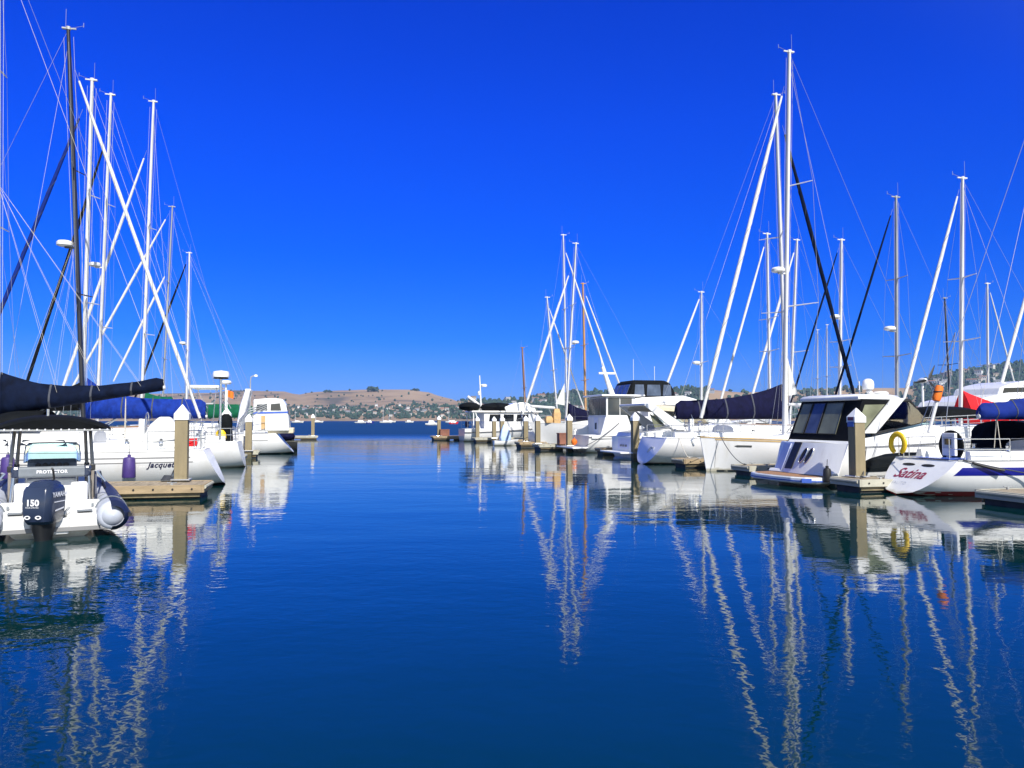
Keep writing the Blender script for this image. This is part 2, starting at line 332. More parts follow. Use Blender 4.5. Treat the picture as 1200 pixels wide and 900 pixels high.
def build_woods():
    rnd = random.Random(3); mb = MB(); n = 0
    for _ in range(44000):
        px = rnd.uniform(-40, 1290); py = rnd.uniform(424, 491.5)
        if rnd.random() > woods_mask(px, py): continue
        g = hit_ground(px, py)
        if g is None: continue
        s = rnd.uniform(2.4, 5.2) * (1.15 if px > 560 else .85)
        tree_blob(mb, (g.x, g.y, g.z + s * .55), s, rnd, rnd.choice([.8, .9, 1.1, 1.6])); n += 1
    print('hill trees', n)
    tag(mb.build('hillside_woods', leaf), kind='stuff')
    # a few trees one can tell apart on the dry ridge
    for k, (px, py, s, lab) in enumerate([(437, 459, 17, 'large dark tree clump standing alone on top of the dry brown hill'), (384, 460, 9, 'low dark trees on the left shoulder of the dry hill'), (487, 458, 9, 'small dark trees near the right end of the dry ridge')]):
        g = hit_ground(px, py) or hit_ground(px, py + 1.5) or hit_ground(px, py + 4)
        t = thing('hill_tree', lab, 'tree', g)
        m2 = MB()
        for q in range(34):
            a = rnd.random() * 6.28; rr = rnd.random() ** .5 * s * (1.5 if k else 1.0); tree_blob(m2, (rr * math.cos(a), rr * math.sin(a), s * (.25 + .75 * rnd.random()) * (1 - .4 * rr / s / 1.5)), s * .28, rnd)
        m2.build('crown', leaf, t)
        m3 = MB(); m3.tube([(0, 0, -1), (0, 0, s * .6)], [s * .06, s * .03], 6); m3.build('trunk', MT['crate'], t)
build_woods()
def build_houses():
    rnd = random.Random(11)
    wallm = [mat('house_wall', [q * .8 for q in c], .8, var=.1, vs=.3) for c in ((.72, .72, .70), (.55, .48, .38), (.62, .60, .56), (.42, .33, .27), (.35, .38, .42))]
    roofm = [mat('house_roof', c, .85, var=.2, vs=.4) for c in ((.16, .13, .12), (.28, .14, .09), (.22, .22, .23))]
    glz = MT['glass']; kinds = []
    for i in range(8):
        wd, dp, h = rnd.uniform(10, 17), rnd.uniform(8, 11), rnd.uniform(4.5, 7.5); mb = MB()
        mb.m = 0; mb.box((0, 0, h / 2 - 5), (wd, dp, h + 10)); r = rnd.uniform(1.2, 2.4)
        mb.m = 1; mb.loft([[(-wd / 2 - .5, -dp / 2 - .6, h + .01), (-wd / 2 - .5, dp / 2 + .6, h + .01), (-wd / 2 - .5, 0, h + r)], [(wd / 2 + .5, -dp / 2 - .6, h + .01), (wd / 2 + .5, dp / 2 + .6, h + .01), (wd / 2 + .5, 0, h + r)]], smooth=False)
        mb.m = 2
        for k in range(4): mb.box((-wd / 2 + wd * (k + .5) / 4, -dp / 2 - .03, h * .55), (wd / 7, .12, h * .3))
        o = mb.build('hillside_house', [wallm[i % 5], roofm[i % 3], glz]); kinds.append(o.data); bpy.data.objects.remove(o)
    n = 0; cnt = 0
    while cnt < 230 and n < 4000:
        n += 1
        if rnd.random() < .30: px, py = rnd.uniform(335, 545), rnd.triangular(474, 490.5, 485)
        else: px, py = rnd.uniform(545, 1230), rnd.uniform(428, 490)
        if 835 < px < 1070 and py < 476: continue
        g = hit_ground(px, py)
        if g is None or g.z < 1.5: continue
        o = bpy.data.objects.new('hillside_house', rnd.choice(kinds)); col.objects.link(o); o.location = g; o.rotation_euler = (0, 0, math.atan2(-g.x, g.y) + rnd.uniform(-.5, .5)); s = rnd.uniform(.75, 1.25) if px > 545 else rnd.uniform(.38, .66); o.location.z += 3.5 * s; o.scale = (s, s, s)
        wooded = px >= 545
        tag(o, 'small pale house among trees on the wooded hillside to the right' if wooded else 'small pale house near the shore below the dry brown hill', 'house', 'houses on the wooded hillside' if wooded else 'houses along the far shore')
        cnt += 1
build_houses()
HAZE = .00007
hz = MB(); hz.box((0, 1950, 89), (9000, 4300, 180))
hm = bpy.data.materials.new('sea_haze'); hm.use_nodes = True; hn = hm.node_tree
hn.nodes.remove(hn.nodes['Principled BSDF']); pv = hn.nodes.new('ShaderNodeVolumePrincipled'); pv.inputs['Density'].default_value = HAZE; pv.inputs['Color'].default_value = (.30, .55, 1, 1)
hn.links.new(pv.outputs[0], hn.nodes['Material Output'].inputs['Volume'])
if HAZE: tag(hz.build('haze', hm), kind='stuff')
print('hill top', max(v.co.z for v in bpy.data.objects['hills'].data.vertices), max(v.co.z for v in bpy.data.objects['hillside_woods'].data.vertices))
# ================================================================== boats
DIRR = Vector((.972, .235, 0)); DIRR.normalize()
class Frame:
    """A boat's place: origin at the stern on the water, x to the bow, y to port."""
    def __init__(s, px, D, bowdir, bow_at=None, off=None):
        e = Vector((GX(px, D), D, 0))
        s.d = Vector(bowdir).normalized(); s.o = e - s.d * bow_at if bow_at else e
        s.l = Vector((-s.d.y, s.d.x, 0)); s.rz = math.atan2(s.d.y, s.d.x)
    def loc(s, wp):
        q = Vector(wp) - s.o; return Vector((q.dot(s.d), q.dot(s.l), q.z))
    def world(s, p): return s.o + s.d * p[0] + s.l * p[1] + Vector((0, 0, p[2]))
    def cp(s, px, py, y=0.0):
        """The point of the boat's fore-and-aft plane at local y seen at this picture position."""
        r = ray(px, py); t = (y - (CAM - s.o).dot(s.l)) / r.dot(s.l); return s.loc(CAM + r * t)
    def z_at(s, x, y, py): 
        w_ = s.world((x, y, 0)); return P(600, py, w_.y).z
class Hull:
    def __init__(s, L, B, F0, F1, ws=.74, um=.42, rs=0., rb=.5, zk=(-.08, -.5, -.3), fine=2.0, e0=.45, e1=.95, sag=.06, sp=1.6):
        s.__dict__.update(locals())
    def hb(s, u):
        u = max(0, min(1, u))
        f = s.ws + (1 - s.ws) * math.sin(math.pi / 2 * u / s.um) if u < s.um else 1 - ((u - s.um) / (1 - s.um)) ** s.fine
        return max(f * s.B / 2, .025)
    def sheer(s, u): return s.F0 + (s.F1 - s.F0) * max(0, u) ** s.sp - s.sag * math.sin(math.pi * max(0, min(1, u)))
    def keel(s, u): return s.zk[0] + (s.zk[1] - s.zk[0]) * math.sin(math.pi / 2 * min(1, u / .45)) if u < .45 else s.zk[1] + (s.zk[2] - s.zk[1]) * (u - .45) / .55
    def x(s, u, z):
        a, b = s.rs * max(z, -.3), s.L - s.rb * (s.F1 - z); return a + u * (b - a)
    def ex(s, u): return s.e0 + (s.e1 - s.e0) * u ** 2
    def y(s, u, z):
        k = s.keel(u); t = max(0, min(1, (z - k) / (s.sheer(u) - k))); return s.hb(u) * math.sin(math.pi / 2 * t) ** s.ex(u)
    def pt(s, u, z, side, off=0): return Vector((s.x(u, z), side * (s.y(u, z) + off), z))
    def u_of(s, x, z):
        a, b = s.rs * max(z, -.3), s.L - s.rb * (s.F1 - z); return (x - a) / (b - a)
    def edge(s, x, side=1, inset=0, dz=0):      # point on the deck edge at station x
        u = s.u_of(x, s.F0); z = s.sheer(u); u = s.u_of(x, z); z = s.sheer(u); return Vector((x, side * max(0, s.hb(u) - inset), z + dz))
    def hull_mb(s, nu=26, nz=9):
        rings = []
        for i in range(nu + 1):
            u = (i / nu) ** .9; u = i / nu; k, sh = s.keel(u), s.sheer(u)
            half = [(k + (sh - k) * (j / nz) ** 1.15) for j in range(nz + 1)]
            ring = [s.pt(u, z, 1) for z in reversed(half)] + [s.pt(u, z, -1) for z in half[1:]]
            rings.append(ring)
        mb = MB(); mb.loft(rings, closed=False, cap0=True, cap1=True); return mb
    def deck_mb(s, nu=26, drop=.03, camber=.05):
        rings = []
        for i in range(nu + 1):
            u = i / nu; z = s.sheer(u) - drop; x = s.x(u, z); h = s.hb(u) - .01
            rings.append([(x, h * q, z + camber * (1 - q * q)) for q in (-1, -.6, 0, .6, 1)])
        mb = MB(); mb.loft(rings, closed=False, cap0=False, cap1=False); return mb
    def band(s, zlo, zhi, u0, u1, sides=(1, -1), nu=24, off=.006):
        mb = MB()
        for sd in sides:
            rings = []
            for i in range(nu + 1):
                u = u0 + (u1 - u0) * i / nu; a = zlo(u) if callable(zlo) else zlo; b = zhi(u) if callable(zhi) else zhi
                rings.append([s.pt(u, a + (b - a) * j / 3, sd, off) for j in range(4)])
            mb.loft(rings, closed=False, cap0=False, cap1=False)
        return mb
    def patch(s, top, bot, side, n=14, off=.012):
        """A piece of the hull's skin between two (x, z) outlines."""
        def at(pl, t):
            q = t * (len(pl) - 1); i = min(int(q), len(pl) - 2); f = q - i; return pl[i][0] + (pl[i + 1][0] - pl[i][0]) * f, pl[i][1] + (pl[i + 1][1] - pl[i][1]) * f
        rings = []
        for i in range(n + 1):
            (xa, za), (xb, zb) = at(top, i / n), at(bot, i / n)
            rings.append([s.pt(s.u_of(xa + (xb - xa) * j / 6, za + (zb - za) * j / 6), za + (zb - za) * j / 6, side, off) for j in range(7)])
        mb = MB(); mb.loft(rings, closed=False, cap0=False, cap1=False); return mb
    def edge_tube(s, r, u0=0, u1=1, dz=0, out=0, nu=26, flat=1):
        mb = MB()
        for sd in (1, -1):
            mb.tube([Vector((s.x(u, s.sheer(u)), sd * (s.hb(u) + out), s.sheer(u) + dz)) for u in [u0 + (u1 - u0) * i / nu for i in range(nu + 1)]], r, 6)
        return mb
def wire(name, a, b, r, m, parent, n=5):
    return MB().tube([a, b], r, n).build(name, m, parent)
def bezier(a, b, sag, n=10):
    a, b = Vector(a), Vector(b); return [a.lerp(b, i / n) - Vector((0, 0, sag * 4 * (i / n) * (1 - i / n))) for i in range(n + 1)]
def cover_mb(a, b, h0, h1, wd=.2, n=22, pw=2.3, seed=1, lump=.03, t0=0, t1=1, grow=0):
    """A stowed mainsail under its cover: from mast end a to boom end b, tall at the mast."""
    a, b = Vector(a), Vector(b); ax = (b - a).normalized(); sd = Vector((0, 0, 1)).cross(ax).normalized(); rings = []
    for i in range(n + 1):
        t = t0 + (t1 - t0) * i / n; c = a.lerp(b, t); h = h1 + (h0 - h1) * (1 - t) ** pw; q = noise.noise(Vector((t * 9, seed * 3.1, 0))) * lump
        h += q; wv = wd * (1 + .3 * (1 - t)) * (1 + q * 3); ring = []
        h += grow; wv += grow
        if t > .97: h *= .8; wv *= .7
        prof = [(0, -.10), (.55, -.06), (.95, .16), (.9, .42), (.55, .72), (.22, .93), (0, 1.0), (-.22, .93), (-.55, .72), (-.9, .42), (-.95, .16), (-.55, -.06)]
        for (py_, pz) in prof:
            jit = noise.noise(Vector((t * 14, pz * 4 + py_, seed))) * lump * .5
            ring.append(c + sd * (py_ * wv + jit) + Vector((0, 0, pz * h if pz > 0 else pz)))
        rings.append(ring)
    return MB().loft(rings)
def sailboat(label, fr, hull, mast=None, mm='alu', mr=.09, stay=None, staym='sail', stayr=.06, boom=None, cover=None, cov_m='navy', group=None, hm='hull',
             coach=None, windows=(), win_m='glass', stripes=(), boot=None, detail=1, radar=None, back=True, spreaders=(.42, .72), dodger=None, bimini=None, wheel=None,
             trail=True, backpt=None, boomr=.07, pulpit=True, pushpit=True, toe='deck', stern_cap=None, cover_kw=None, shr=.0055, lift=False, coachm='deck', mizzen=None, uph=None, staytop=None, cat='sailboat', swept=.0):
    nu = 26 if detail else 14
    T = thing('sailboat', label, cat, fr.o, fr.rz, group)
    H = hull; L = H.L
    h = H.hull_mb(nu, 9 if detail else 6).build('hull', MT[hm], T, ang=50)
    for nm, z0, z1, u0, u1, m in stripes: H.band(z0, z1, u0, u1, nu=nu).build(nm, MT[m], h)
    if boot: H.band(-.05, boot[1], 0, .995, nu=nu).build('boot_stripe', MT[boot[0]], h)
    H.deck_mb(nu).build('deck', MT['deck'], T)
    H.edge_tube(.022, nu=nu, dz=.005).build('toe_rail', MT[toe], T)
    if coach:
        x0, x1, hh, wf = coach; rings = []; n = 16
        def cw(x): return max(.1, min(H.hb(H.u_of(x, H.F0)) * wf, H.B / 2 * wf))
        def chh(x):
            t = (x - x0) / (x1 - x0); return hh * (1 - max(0, (t - .3) / .7) ** 2.0 * .92) * (1 if t > .001 else .97)
        def sec(x):
            wv, hv, zb = cw(x), chh(x), H.sheer(H.u_of(x, H.F0)) - .02
            return [Vector((x, wv * a, zb + hv * b)) for a, b in ((1, 0), (.95, .5), (.9, .82), (.78, .97), (.4, 1.08), (0, 1.12), (-.4, 1.08), (-.78, .97), (-.9, .82), (-.95, .5), (-1, 0))]
        for i in range(n + 1): rings.append(sec(x0 + (x1 - x0) * i / n))
        c = MB().loft(rings, closed=True).build('coachroof', MT[coachm], T, ang=45)
        for (wa, wb, za, zb_) in windows:      # pairs of cabin side windows, let into the coachroof sides
            for sd in (1, -1):
                pts = []
                q = MB()
                for xx, zz in ((wa, za), (wb, za + .04), (wb - .05, zb_), (wa + .1, zb_)):
                    base = H.sheer(H.u_of(xx, H.F0)) - .02; wv = cw(xx); f = zz
                    pts.append(Vector((xx, sd * (wv * (1 - .1 * f / .82) + .004), base + chh(xx) * f)))
                q.plate(pts, (0, sd, .1), .008); q.build('window', MT[win_m], c)
        if detail:
            for hx in (x0 + (x1 - x0) * .35, x0 + (x1 - x0) * .68):
                zz = H.sheer(H.u_of(hx, H.F0)) - .02 + chh(hx) * 1.1; MB().box((hx, 0, zz + .03), (.5, .5, .06)).build('hatch', MT['glassb'], c, .015)
            for sd in (1, -1):
                MB().tube([(x0 + .4, sd * cw(x0 + .4) * .72, H.sheer(.4) + chh(x0 + .4) + .07), (x0 + (x1 - x0) * .6, sd * cw(x0 + (x1 - x0) * .6) * .72, H.sheer(.6) + chh(x0 + (x1 - x0) * .6) + .05)], .016, 6).build('grab_rail', MT['teak'], c)
            for sd in (1, -1): mb = MB().loft([[(xx, sd * (H.hb(H.u_of(xx, H.F0)) * .72 + a), H.sheer(0) - .02 + b) for a, b in ((-.14, 0), (.14, 0), (.08, .26), (-.1, .28))] for xx in [q_ + (x0 + .1 - q_) * k / 8 for q_ in (.5 + H.rs * H.F0 * 1.1,) for k in range(9)]]); mb.build('cockpit_coaming', MT['deck'], T)
            for sd in (1, -1):
                for xx in (x0 - 1.0, x0 - 2.0):
                    MB().lathe((xx, sd * H.hb(.25) * .72, H.sheer(.2) + .25), [(.07, 0), (.05, .06), (.06, .12), (.075, .15), (.0, .16)], 12).build('winch', MT['steel'], T)
    # ---- spars
    if mast:
        mb_, mt_ = mast
        b = fr.cp(*mb_); t = fr.cp(*mt_); dirn = (t - b).normalized(); deckz = (H.F0 + H.F1) / 2 - .1
        foot = b + dirn * ((deckz - b.z) / dirn.z)
        mpts = [foot.lerp(t, k / 6) for k in range(7)]
        ms = MB().tube(mpts, [mr] * 5 + [mr * .92, mr * .75], 10, flat=.72).build('mast', MT[mm], T)
        MB().tube([t, t + Vector((0, 0, .12))], mr * .8, 8).box(t + Vector((.12, 0, .06)), (.34, .05, .05)).box(t + Vector((-.12, 0, .05)), (.2, .12, .06)).build('masthead', MT['alug' if mm == 'mblack' else mm], ms)
        an = MB().tube([t + Vector((-.1, .03, .05)), t + Vector((-.1, .03, .85))], .008, 5)
        an.tube([t + Vector((.1, 0, .08)), t + Vector((.55, 0, .22))], .008, 5).tube([t + Vector((.55, 0, .16)), t + Vector((.55, 0, .34))], .012, 5); an.build('wind_vane', MT['wire'], ms)
        cpl = []
        for sd in (1, -1):
            cx = min(max(foot.x - .15, .5), L - 1); e = H.edge(cx, sd, .25); prev = t; tips = []
            for q in sorted(spreaders, reverse=True):
                mp_ = foot.lerp(t, q); ln = (.9 if q > .6 else 1.15) * min(1, H.B / 3.8); tip = mp_ + Vector((-ln * swept, sd * ln, .06))
                MB().tube([mp_, tip], [.035, .02], 6).build('spreader', MT[mm], ms); tips.append(tip)
            MB().tube([t] + tips + [e], shr, 5).build('shroud', MT['wire'], T)
            lo = foot.lerp(t, min(spreaders)) if spreaders else foot.lerp(t, .6)
            wire('shroud', lo, e + Vector((-.35, 0, 0)), shr * .9, MT['wire'], T)
            if detail and len(spreaders) > 1: wire('shroud', foot.lerp(t, max(spreaders)), tips[-1], shr * .8, MT['wire'], T)
        if back:
            e = Vector((.1 + H.rs * H.F0, 0, H.F0 + .1)) if backpt is None else fr.cp(*backpt)
            if backpt is not None and e.z > H.F0 + .2: e = e + (e - t) * ((e.z - H.F0 - .1) / (t.z - e.z))
            wire('backstay', t, e, shr, MT['wire'], T)
        wire('halyard', foot.lerp(t, .98) + Vector((-mr - .05, 0, 0)), foot.lerp(t, .08) + Vector((-mr - .03, .05, 0)), .006, MT['rope'], ms)
        wire('halyard', foot.lerp(t, .985) + Vector((mr + .05, .04, 0)), foot.lerp(t, .1) + Vector((mr + .05, .04, 0)), .006, MT['rope'], ms)
        if stay:
            a = fr.cp(*stay[0]); c = fr.cp(*stay[1])
            if staytop is not None: a = foot.lerp(t, staytop)
            dd = (c - a).normalized(); zb = H.F1 + .12
            end = c + dd * ((zb - c.z) / dd.z) if c.z > zb else c
            s0, s1 = a.lerp(end, .03), a.lerp(end, .955)
            if staym:
                fs = MB().tube([s0.lerp(s1, k / 12) for k in range(13)], [stayr * (.5 + .5 * min(1, k / 2.5)) * (1 if k < 11 else .8) * (1 + .06 * math.sin(k * 2.1)) for k in range(13)], 9).build('furled_sail', MT[staym], T)
                wire('forestay', a, end, .008, MT['wire'], fs)
                if detail:      # the wound edge of the cloth shows as a spiral seam
                    ax_ = (s1 - s0).normalized(); e1_ = ax_.orthogonal().normalized(); e2_ = ax_.cross(e1_); ln_ = (s1 - s0).length; nn = int(ln_ * 7)
                    MB().tube([s0.lerp(s1, k / nn) + (e1_ * math.cos(k * .62) + e2_ * math.sin(k * .62)) * stayr * (.5 + .5 * min(1, k / nn * 4.8)) * .99 for k in range(nn)], .011, 4).build('wrap_seam', MT['stripeg' if staym == 'sail' else 'roped'], fs)
                MB().lathe(end.lerp(a, .03), [(.05, -.1), (.13, -.09), (.06, -.05), (.06, .05), (.13, .08), (.04, .1)], 12).build('furling_drum', MT['steel'], fs)
            else: wire('forestay', a, end, shr * 1.3, MT['wire'], T)
        elif staym is None: wire('forestay', foot.lerp(t, .97), Vector((L - .1, 0, H.F1 + .05)), shr, MT['wire'], T)
        if radar:
            rp_ = fr.cp(*radar); mp2 = foot + dirn * ((rp_.z - foot.z) / dirn.z); sgn = 1 if rp_.x > mp2.x else -1
            q = mp2 + Vector((sgn * .42, 0, 0)); rd = MB().lathe(q, [(.0, -.11), (.2, -.11), (.29, -.07), (.3, .03), (.24, .1), (.1, .13), (0, .135)], 18).build('radar_dome', MT['house'], ms)
            MB().box(mp2 + Vector((sgn * .2, 0, -.15)), (.42, .1, .06)).build('radar_bracket', MT[mm], ms)
        if boom:
            g = fr.cp(*boom[0]); e = fr.cp(*boom[1])
            bm_ = MB().tube([g, e], boomr, 10).build('boom', MT[mm if mm != 'mwood' else 'mwood'], T)
            if cover: 
                kw = dict(wd=.22, seed=len(label)); kw.update(cover_kw or {})
                cv = cover_mb(g.lerp(e, .0), g.lerp(e, .985), cover[0], cover[1], **kw).build('sail_cover', MT[cov_m], bm_, ang=60)
                for k in (.3, .55, .8):
                    cover_mb(g.lerp(e, .0), g.lerp(e, .985), cover[0], cover[1], n=1, t0=k - .006, t1=k + .006, grow=.012, **kw).build('sail_tie', MT['roped'], bm_)
            wire('topping_lift', e, foot.lerp(t, .97), .006, MT['rope'], T)
            sh = g.lerp(e, .75); MB().tube([sh, Vector((sh.x, .12, H.F0 + .3))], .012, 5).tube([sh, Vector((sh.x, -.12, H.F0 + .3))], .012, 5).build('mainsheet', MT['rope'], T)
            v = g.lerp(e, .28); wire('vang', v, foot + Vector((0, 0, .25)), .03, MT['alug'], T)
            if lift:
                for k in (.35, .6, .85):
                    for sd in (1, -1): wire('lazy_jack', foot.lerp(t, .5), g.lerp(e, k) + Vector((0, sd * .2, .15)), .004, MT['rope'], T)
    # ---- rails
    if pulpit and detail:
        z = .62; mb = MB(); xb = H.x(.985, H.F1) - .05
        a, b2 = H.edge(L - 1.5, 1, .06), H.edge(L - 1.5, -1, .06)
        mid = Vector((xb - .1, 0, H.F1 + z + .03))
        top = [a + Vector((0, 0, z)), a.lerp(Vector((xb, .12, H.F1)), .75) + Vector((0, 0, z)), mid, b2.lerp(Vector((xb, -.12, H.F1)), .75) + Vector((0, 0, z)), b2 + Vector((0, 0, z))]
        mb.tube(top, .014, 6); mb.tube([p - Vector((0, 0, z * .5)) for p in top[:2]], .011, 6); mb.tube([p - Vector((0, 0, z * .5)) for p in top[3:]], .011, 6)
        for p in (top[0], top[1], top[3], top[4]): mb.tube([p, p - Vector((0, 0, z + .02))], .013, 6)
        mb.build('pulpit', MT['steel'], T)
    if pushpit and detail:
        z = .62; mb = MB(); xs = .12 + H.rs * H.F0
        pts = [H.edge(xs + 1.5, 1, .06), H.edge(xs + .15, 1, .06), H.edge(xs, 1, .45), H.edge(xs, -1, .45), H.edge(xs + .15, -1, .06), H.edge(xs + 1.5, -1, .06)]
        for pp_ in (pts[:3], pts[3:]):
            mb = MB()
            for k in (1, .52): mb.tube([p + Vector((0, 0, z * k)) for p in pp_], .014, 6)
            for p in pp_: mb.tube([p + Vector((0, 0, z)), p], .013, 6)
            mb.build('stern_rail', MT['steel'], T)
    if detail:
        for sd in (1, -1):
            xs = [1.65 + H.rs * H.F0 + (L - 3.15 - H.rs * H.F0) * k / 5 for k in range(6)]; ps = [H.edge(x, sd, .06) for x in xs]
            for p in ps[1:-1]: wire('stanchion', p, p + Vector((0, 0, .62)), .012, MT['steel'], T, 6)
            for k in (.62, .32): MB().tube([p + Vector((0, 0, k)) for p in ps], .0055, 4).build('lifeline', MT['wire'], T)
    if dodger:
        x0, x1, wd, hh, m = dodger[:5]; zb = H.sheer(.4) + (dodger[6] if len(dodger) > 6 else .15); rings = []
        for k in range(9):
            t = k / 8; x = x0 + (x1 - x0) * t; hv = hh * (1 - max(0, t - .35) ** 1.6 * 1.5) ; rings.append([(x + (.0 if a_ else 0), wd * math.cos(a_) * (1 if abs(math.cos(a_)) < .9 else 1), zb + hv * abs(math.sin(a_)) ** (dodger[5] if len(dodger) > 5 else .6)) for a_ in [math.pi * j / 12 for j in range(13)]])
        d = MB().loft(rings, closed=False, cap0=False, cap1=False).build('dodger', MT[m], T, ang=60)
    if bimini:
        x0, x1, wd, z, m = bimini; rings = []
        for k in range(9):
            t = k / 8; rings.append([(x0 + (x1 - x0) * t, wd * q, z - .14 * q * q - .22 * (2 * t - 1) ** 4 + e_) for e_ in (0,) for q in (-1, -.8, -.4, 0, .4, .8, 1)] + [(x0 + (x1 - x0) * t, wd * q, z - .14 * q * q - .22 * (2 * t - 1) ** 4 - .05) for q in (1, .8, .4, 0, -.4, -.8, -1)])
        bi = MB().loft(rings).build('bimini', MT[m], T, ang=50)
        for sd in (1, -1):
            for xx in (x0 + .15, x1 - .15): wire('bimini_leg', (xx, sd * wd * .97, z - .25), ((x0 + x1) / 2 + (xx - (x0 + x1) / 2) * .2, sd * wd, H.F0), .014, MT['steel'], T, 6)
    if wheel:
        xw, m = wheel; zc = H.F0 + .75
        ring = MB().tube([(xw + .06 * 0, .48 * math.cos(a_), zc + .48 * math.sin(a_)) for a_ in [6.2832 * k / 24 for k in range(25)]], .018, 6)
        for k in range(6): ring.tube([(xw, 0, zc), (xw, .48 * math.cos(k * 1.047), zc + .48 * math.sin(k * 1.047))], .009, 5)
        ring.build('steering_wheel', MT[m], T)
        MB().loft([[(xw + .12 + a, b, z_) for a, b in ((-.1, -.13), (.12, -.13), (.12, .13), (-.1, .13))] for z_ in (H.F0 - .05, zc + .25)], smooth=False).build('pedestal', MT['house'], T, .02)
    return T, H
# ================================================================== docks and piles
PERP = DIRR
def dock(label, px, D, length, width, top=.40, side=1, tri=True, near=False, group='finger docks along the fairway', beam='beam'):
    """A floating finger dock: its free end stands at this picture column and depth; it runs away from the fairway."""
    d = PERP * side; e = Vector((GX(px, D), D, 0)); rz = math.atan2(d.y, d.x)
    T = thing('finger_dock', label, 'dock', e, rz, group)
    mb = MB(); n = int(length / .16); rnd = random.Random(int(px * 7))
    for i in range(n):
        mb.box((.08 + i * .16, 0, top - .02 + rnd.uniform(-.003, .003)), (.15, width - .03 + rnd.uniform(-.02, .02), .035))
    mb.build('deck', MT['dock'], T)
    for sd in (1, -1):
        w_ = MB().box((length / 2, sd * (width / 2 + .035), top - .10), (length, .07, .22)); w_.build('waler', MT[beam], T, .008)
        w2 = MB().box((length / 2, sd * (width / 2 - .06), top - .27), (length - .1, .07, .12)); w2.build('lower_beam', MT['beam'], T, .008)
        bo = MB()
        for k in range(int(length / .5)): bo.lathe((.25 + k * .5, sd * (width / 2 + .07), top - .10), [(.028, 0), (.028, sd * .018), (.0, sd * .02)], 8, 'y')
        bo.build('bolt_row', MT['rubber'], T)
    MB().box((-.035, 0, top - .10), (.07, width + .14, .22)).build('end_board', MT[beam], T, .008)
    MB().tube([(-.075, -width / 2, top - .06), (-.075, width / 2, top - .06)], .05, 8).build('bumper', MT['dockw'], T)
    for k in range(max(2, int(length / 2.4))):
        MB().box((.9 + k * 2.4, 0, top - .36), (1.7, width * .86, .5)).build('float', MT['flt'], T, .04)
    for k in range(max(1, int(length / 3.5))):
        for sd in (1, -1):
            c = Vector((.8 + k * 3.5, sd * (width / 2 - .12), top))
            MB().box(c + Vector((0, 0, .03)), (.06, .05, .06)).tube([c + Vector((-.13, 0, .07)), c + Vector((-.05, 0, .062)), c + Vector((.05, 0, .062)), c + Vector((.13, 0, .07))], .015, 6).build('cleat', MT['alug'], T)
    return T
def pile(label, px, base_py, D, top_py, wpx=None, sign=False, group='mooring piles with white pointed caps'):
    e = Vector((GX(px, D), D, 0)); ztop = P(px, top_py, D).z; wd = .36; rz = math.atan2(PERP.y, PERP.x)
    T = thing('mooring_pile', label, 'pile', e, rz, group)
    zc = ztop - .34
    MB().box((0, 0, (zc - 2) / 2), (wd, wd, zc + 2)).build('shaft', MT['pile'], T, .02)
    h = wd / 2 + .025; mb = MB()
    sq = lambda a, z: [(a, a, z), (-a, a, z), (-a, -a, z), (a, -a, z)]
    mb.loft([sq(h, zc - .12), sq(h, zc + .06), sq(.012, ztop)], smooth=False)
    cp = mb.build('cap', MT['cap'], T, .008)
    MB().box((0, 0, .44), (wd + .16, wd + .16, .05)).build('collar', MT['steel'], T, .01)
    if sign:
        MB().box((-h - .006, .0, zc + .0), (.008, .26, .11)).build('number_plate', MT['plater'], T)
        MB().box((-h - .004, .0, zc - .17), (.01, .30, .16)).build('number_plate', MT['plateb'], T)
    return T
# left row
dock('weathered wooden finger dock in front of the white sloop with the name on its side', 243, 23.2, 11, 1.7, .38, -1)
dock('pale finger dock end behind the white sloop with the purple fenders', 287, 41.0, 8, 1.3, .42, -1, beam='dockw')
dock('finger dock behind the pilothouse trawler on the left, mostly hidden', 303, 46.5, 8, 1.3, .42, -1, beam='dockw')
dock('farthest left finger dock, pale, ending at the lone pile before the open bay', 372, 88, 9, 1.6, .45, -1, beam='dockw')
pile('tall tan pile standing before the white sloop at the end of the left wooden dock', 214, 563, 23.6, 474)
pile('pile half hidden by the black cover and the yellow bag on the left', 266, 535, 37.5, 478)
pile('tan pile beside the green cover at the stern of the pilothouse trawler', 292, 524, 45.5, 485)
pile('lone pile with white cap at the end of the farthest left dock', 367, 512, 88, 485)
# right row
dock('concrete coloured finger dock in the lower right corner beside the blue striped sloop', 1172, 20.4, 8, 1.5, .36, 1, beam='dockw')
dock('finger dock under the nearest right pile, beside the canvas covered motor yacht', 990, 24.6, 9, 1.3, .40, 1, beam='dockw')
dock('low dock end with dark bumpers between the bow out sloop and the motor yacht', 868, 32.0, 8, 1.3, .38, 1, beam='dockw')
dock('short dock end with pale planks between the round stern and the bow out sloop', 795, 37.0, 8, 1.2, .40, 1)
dock('dock end between the cabin trawler and the express cruiser with cream canopy', 702, 50.8, 8, 1.2, .42, 1)
dock('pale dock end behind the swim platform of the cabin trawler', 629, 57.5, 8, 1.8, .46, 1, beam='dockw')
dock('brown dock end below the second pile left of the cabin trawler', 607, 63.5, 8, 1.6, .46, 1)
dock('orange brown dock end beside the light blue wrapped dinghy', 584, 69.5, 8, 1.6, .46, 1)
dock('grey dock end under the pile at the stern of the far flybridge cruiser', 556, 78.0, 8, 1.6, .46, 1, beam='dockw')
dock('farthest right dock end, standing alone in the bay with a box on it', 507, 86.0, 5, 2.2, .46, 1)
pile('nearest right pile, with plum and blue number plates on its white cap', 1003, 575, 25.0, 478, sign=True)
pile('pile between the cream canopied cruiser and the round white stern', 744, 540, 42.5, 483)
pile('pile beside the orange buoy and the stern of the cabin trawler', 667, 525, 54.5, 485)
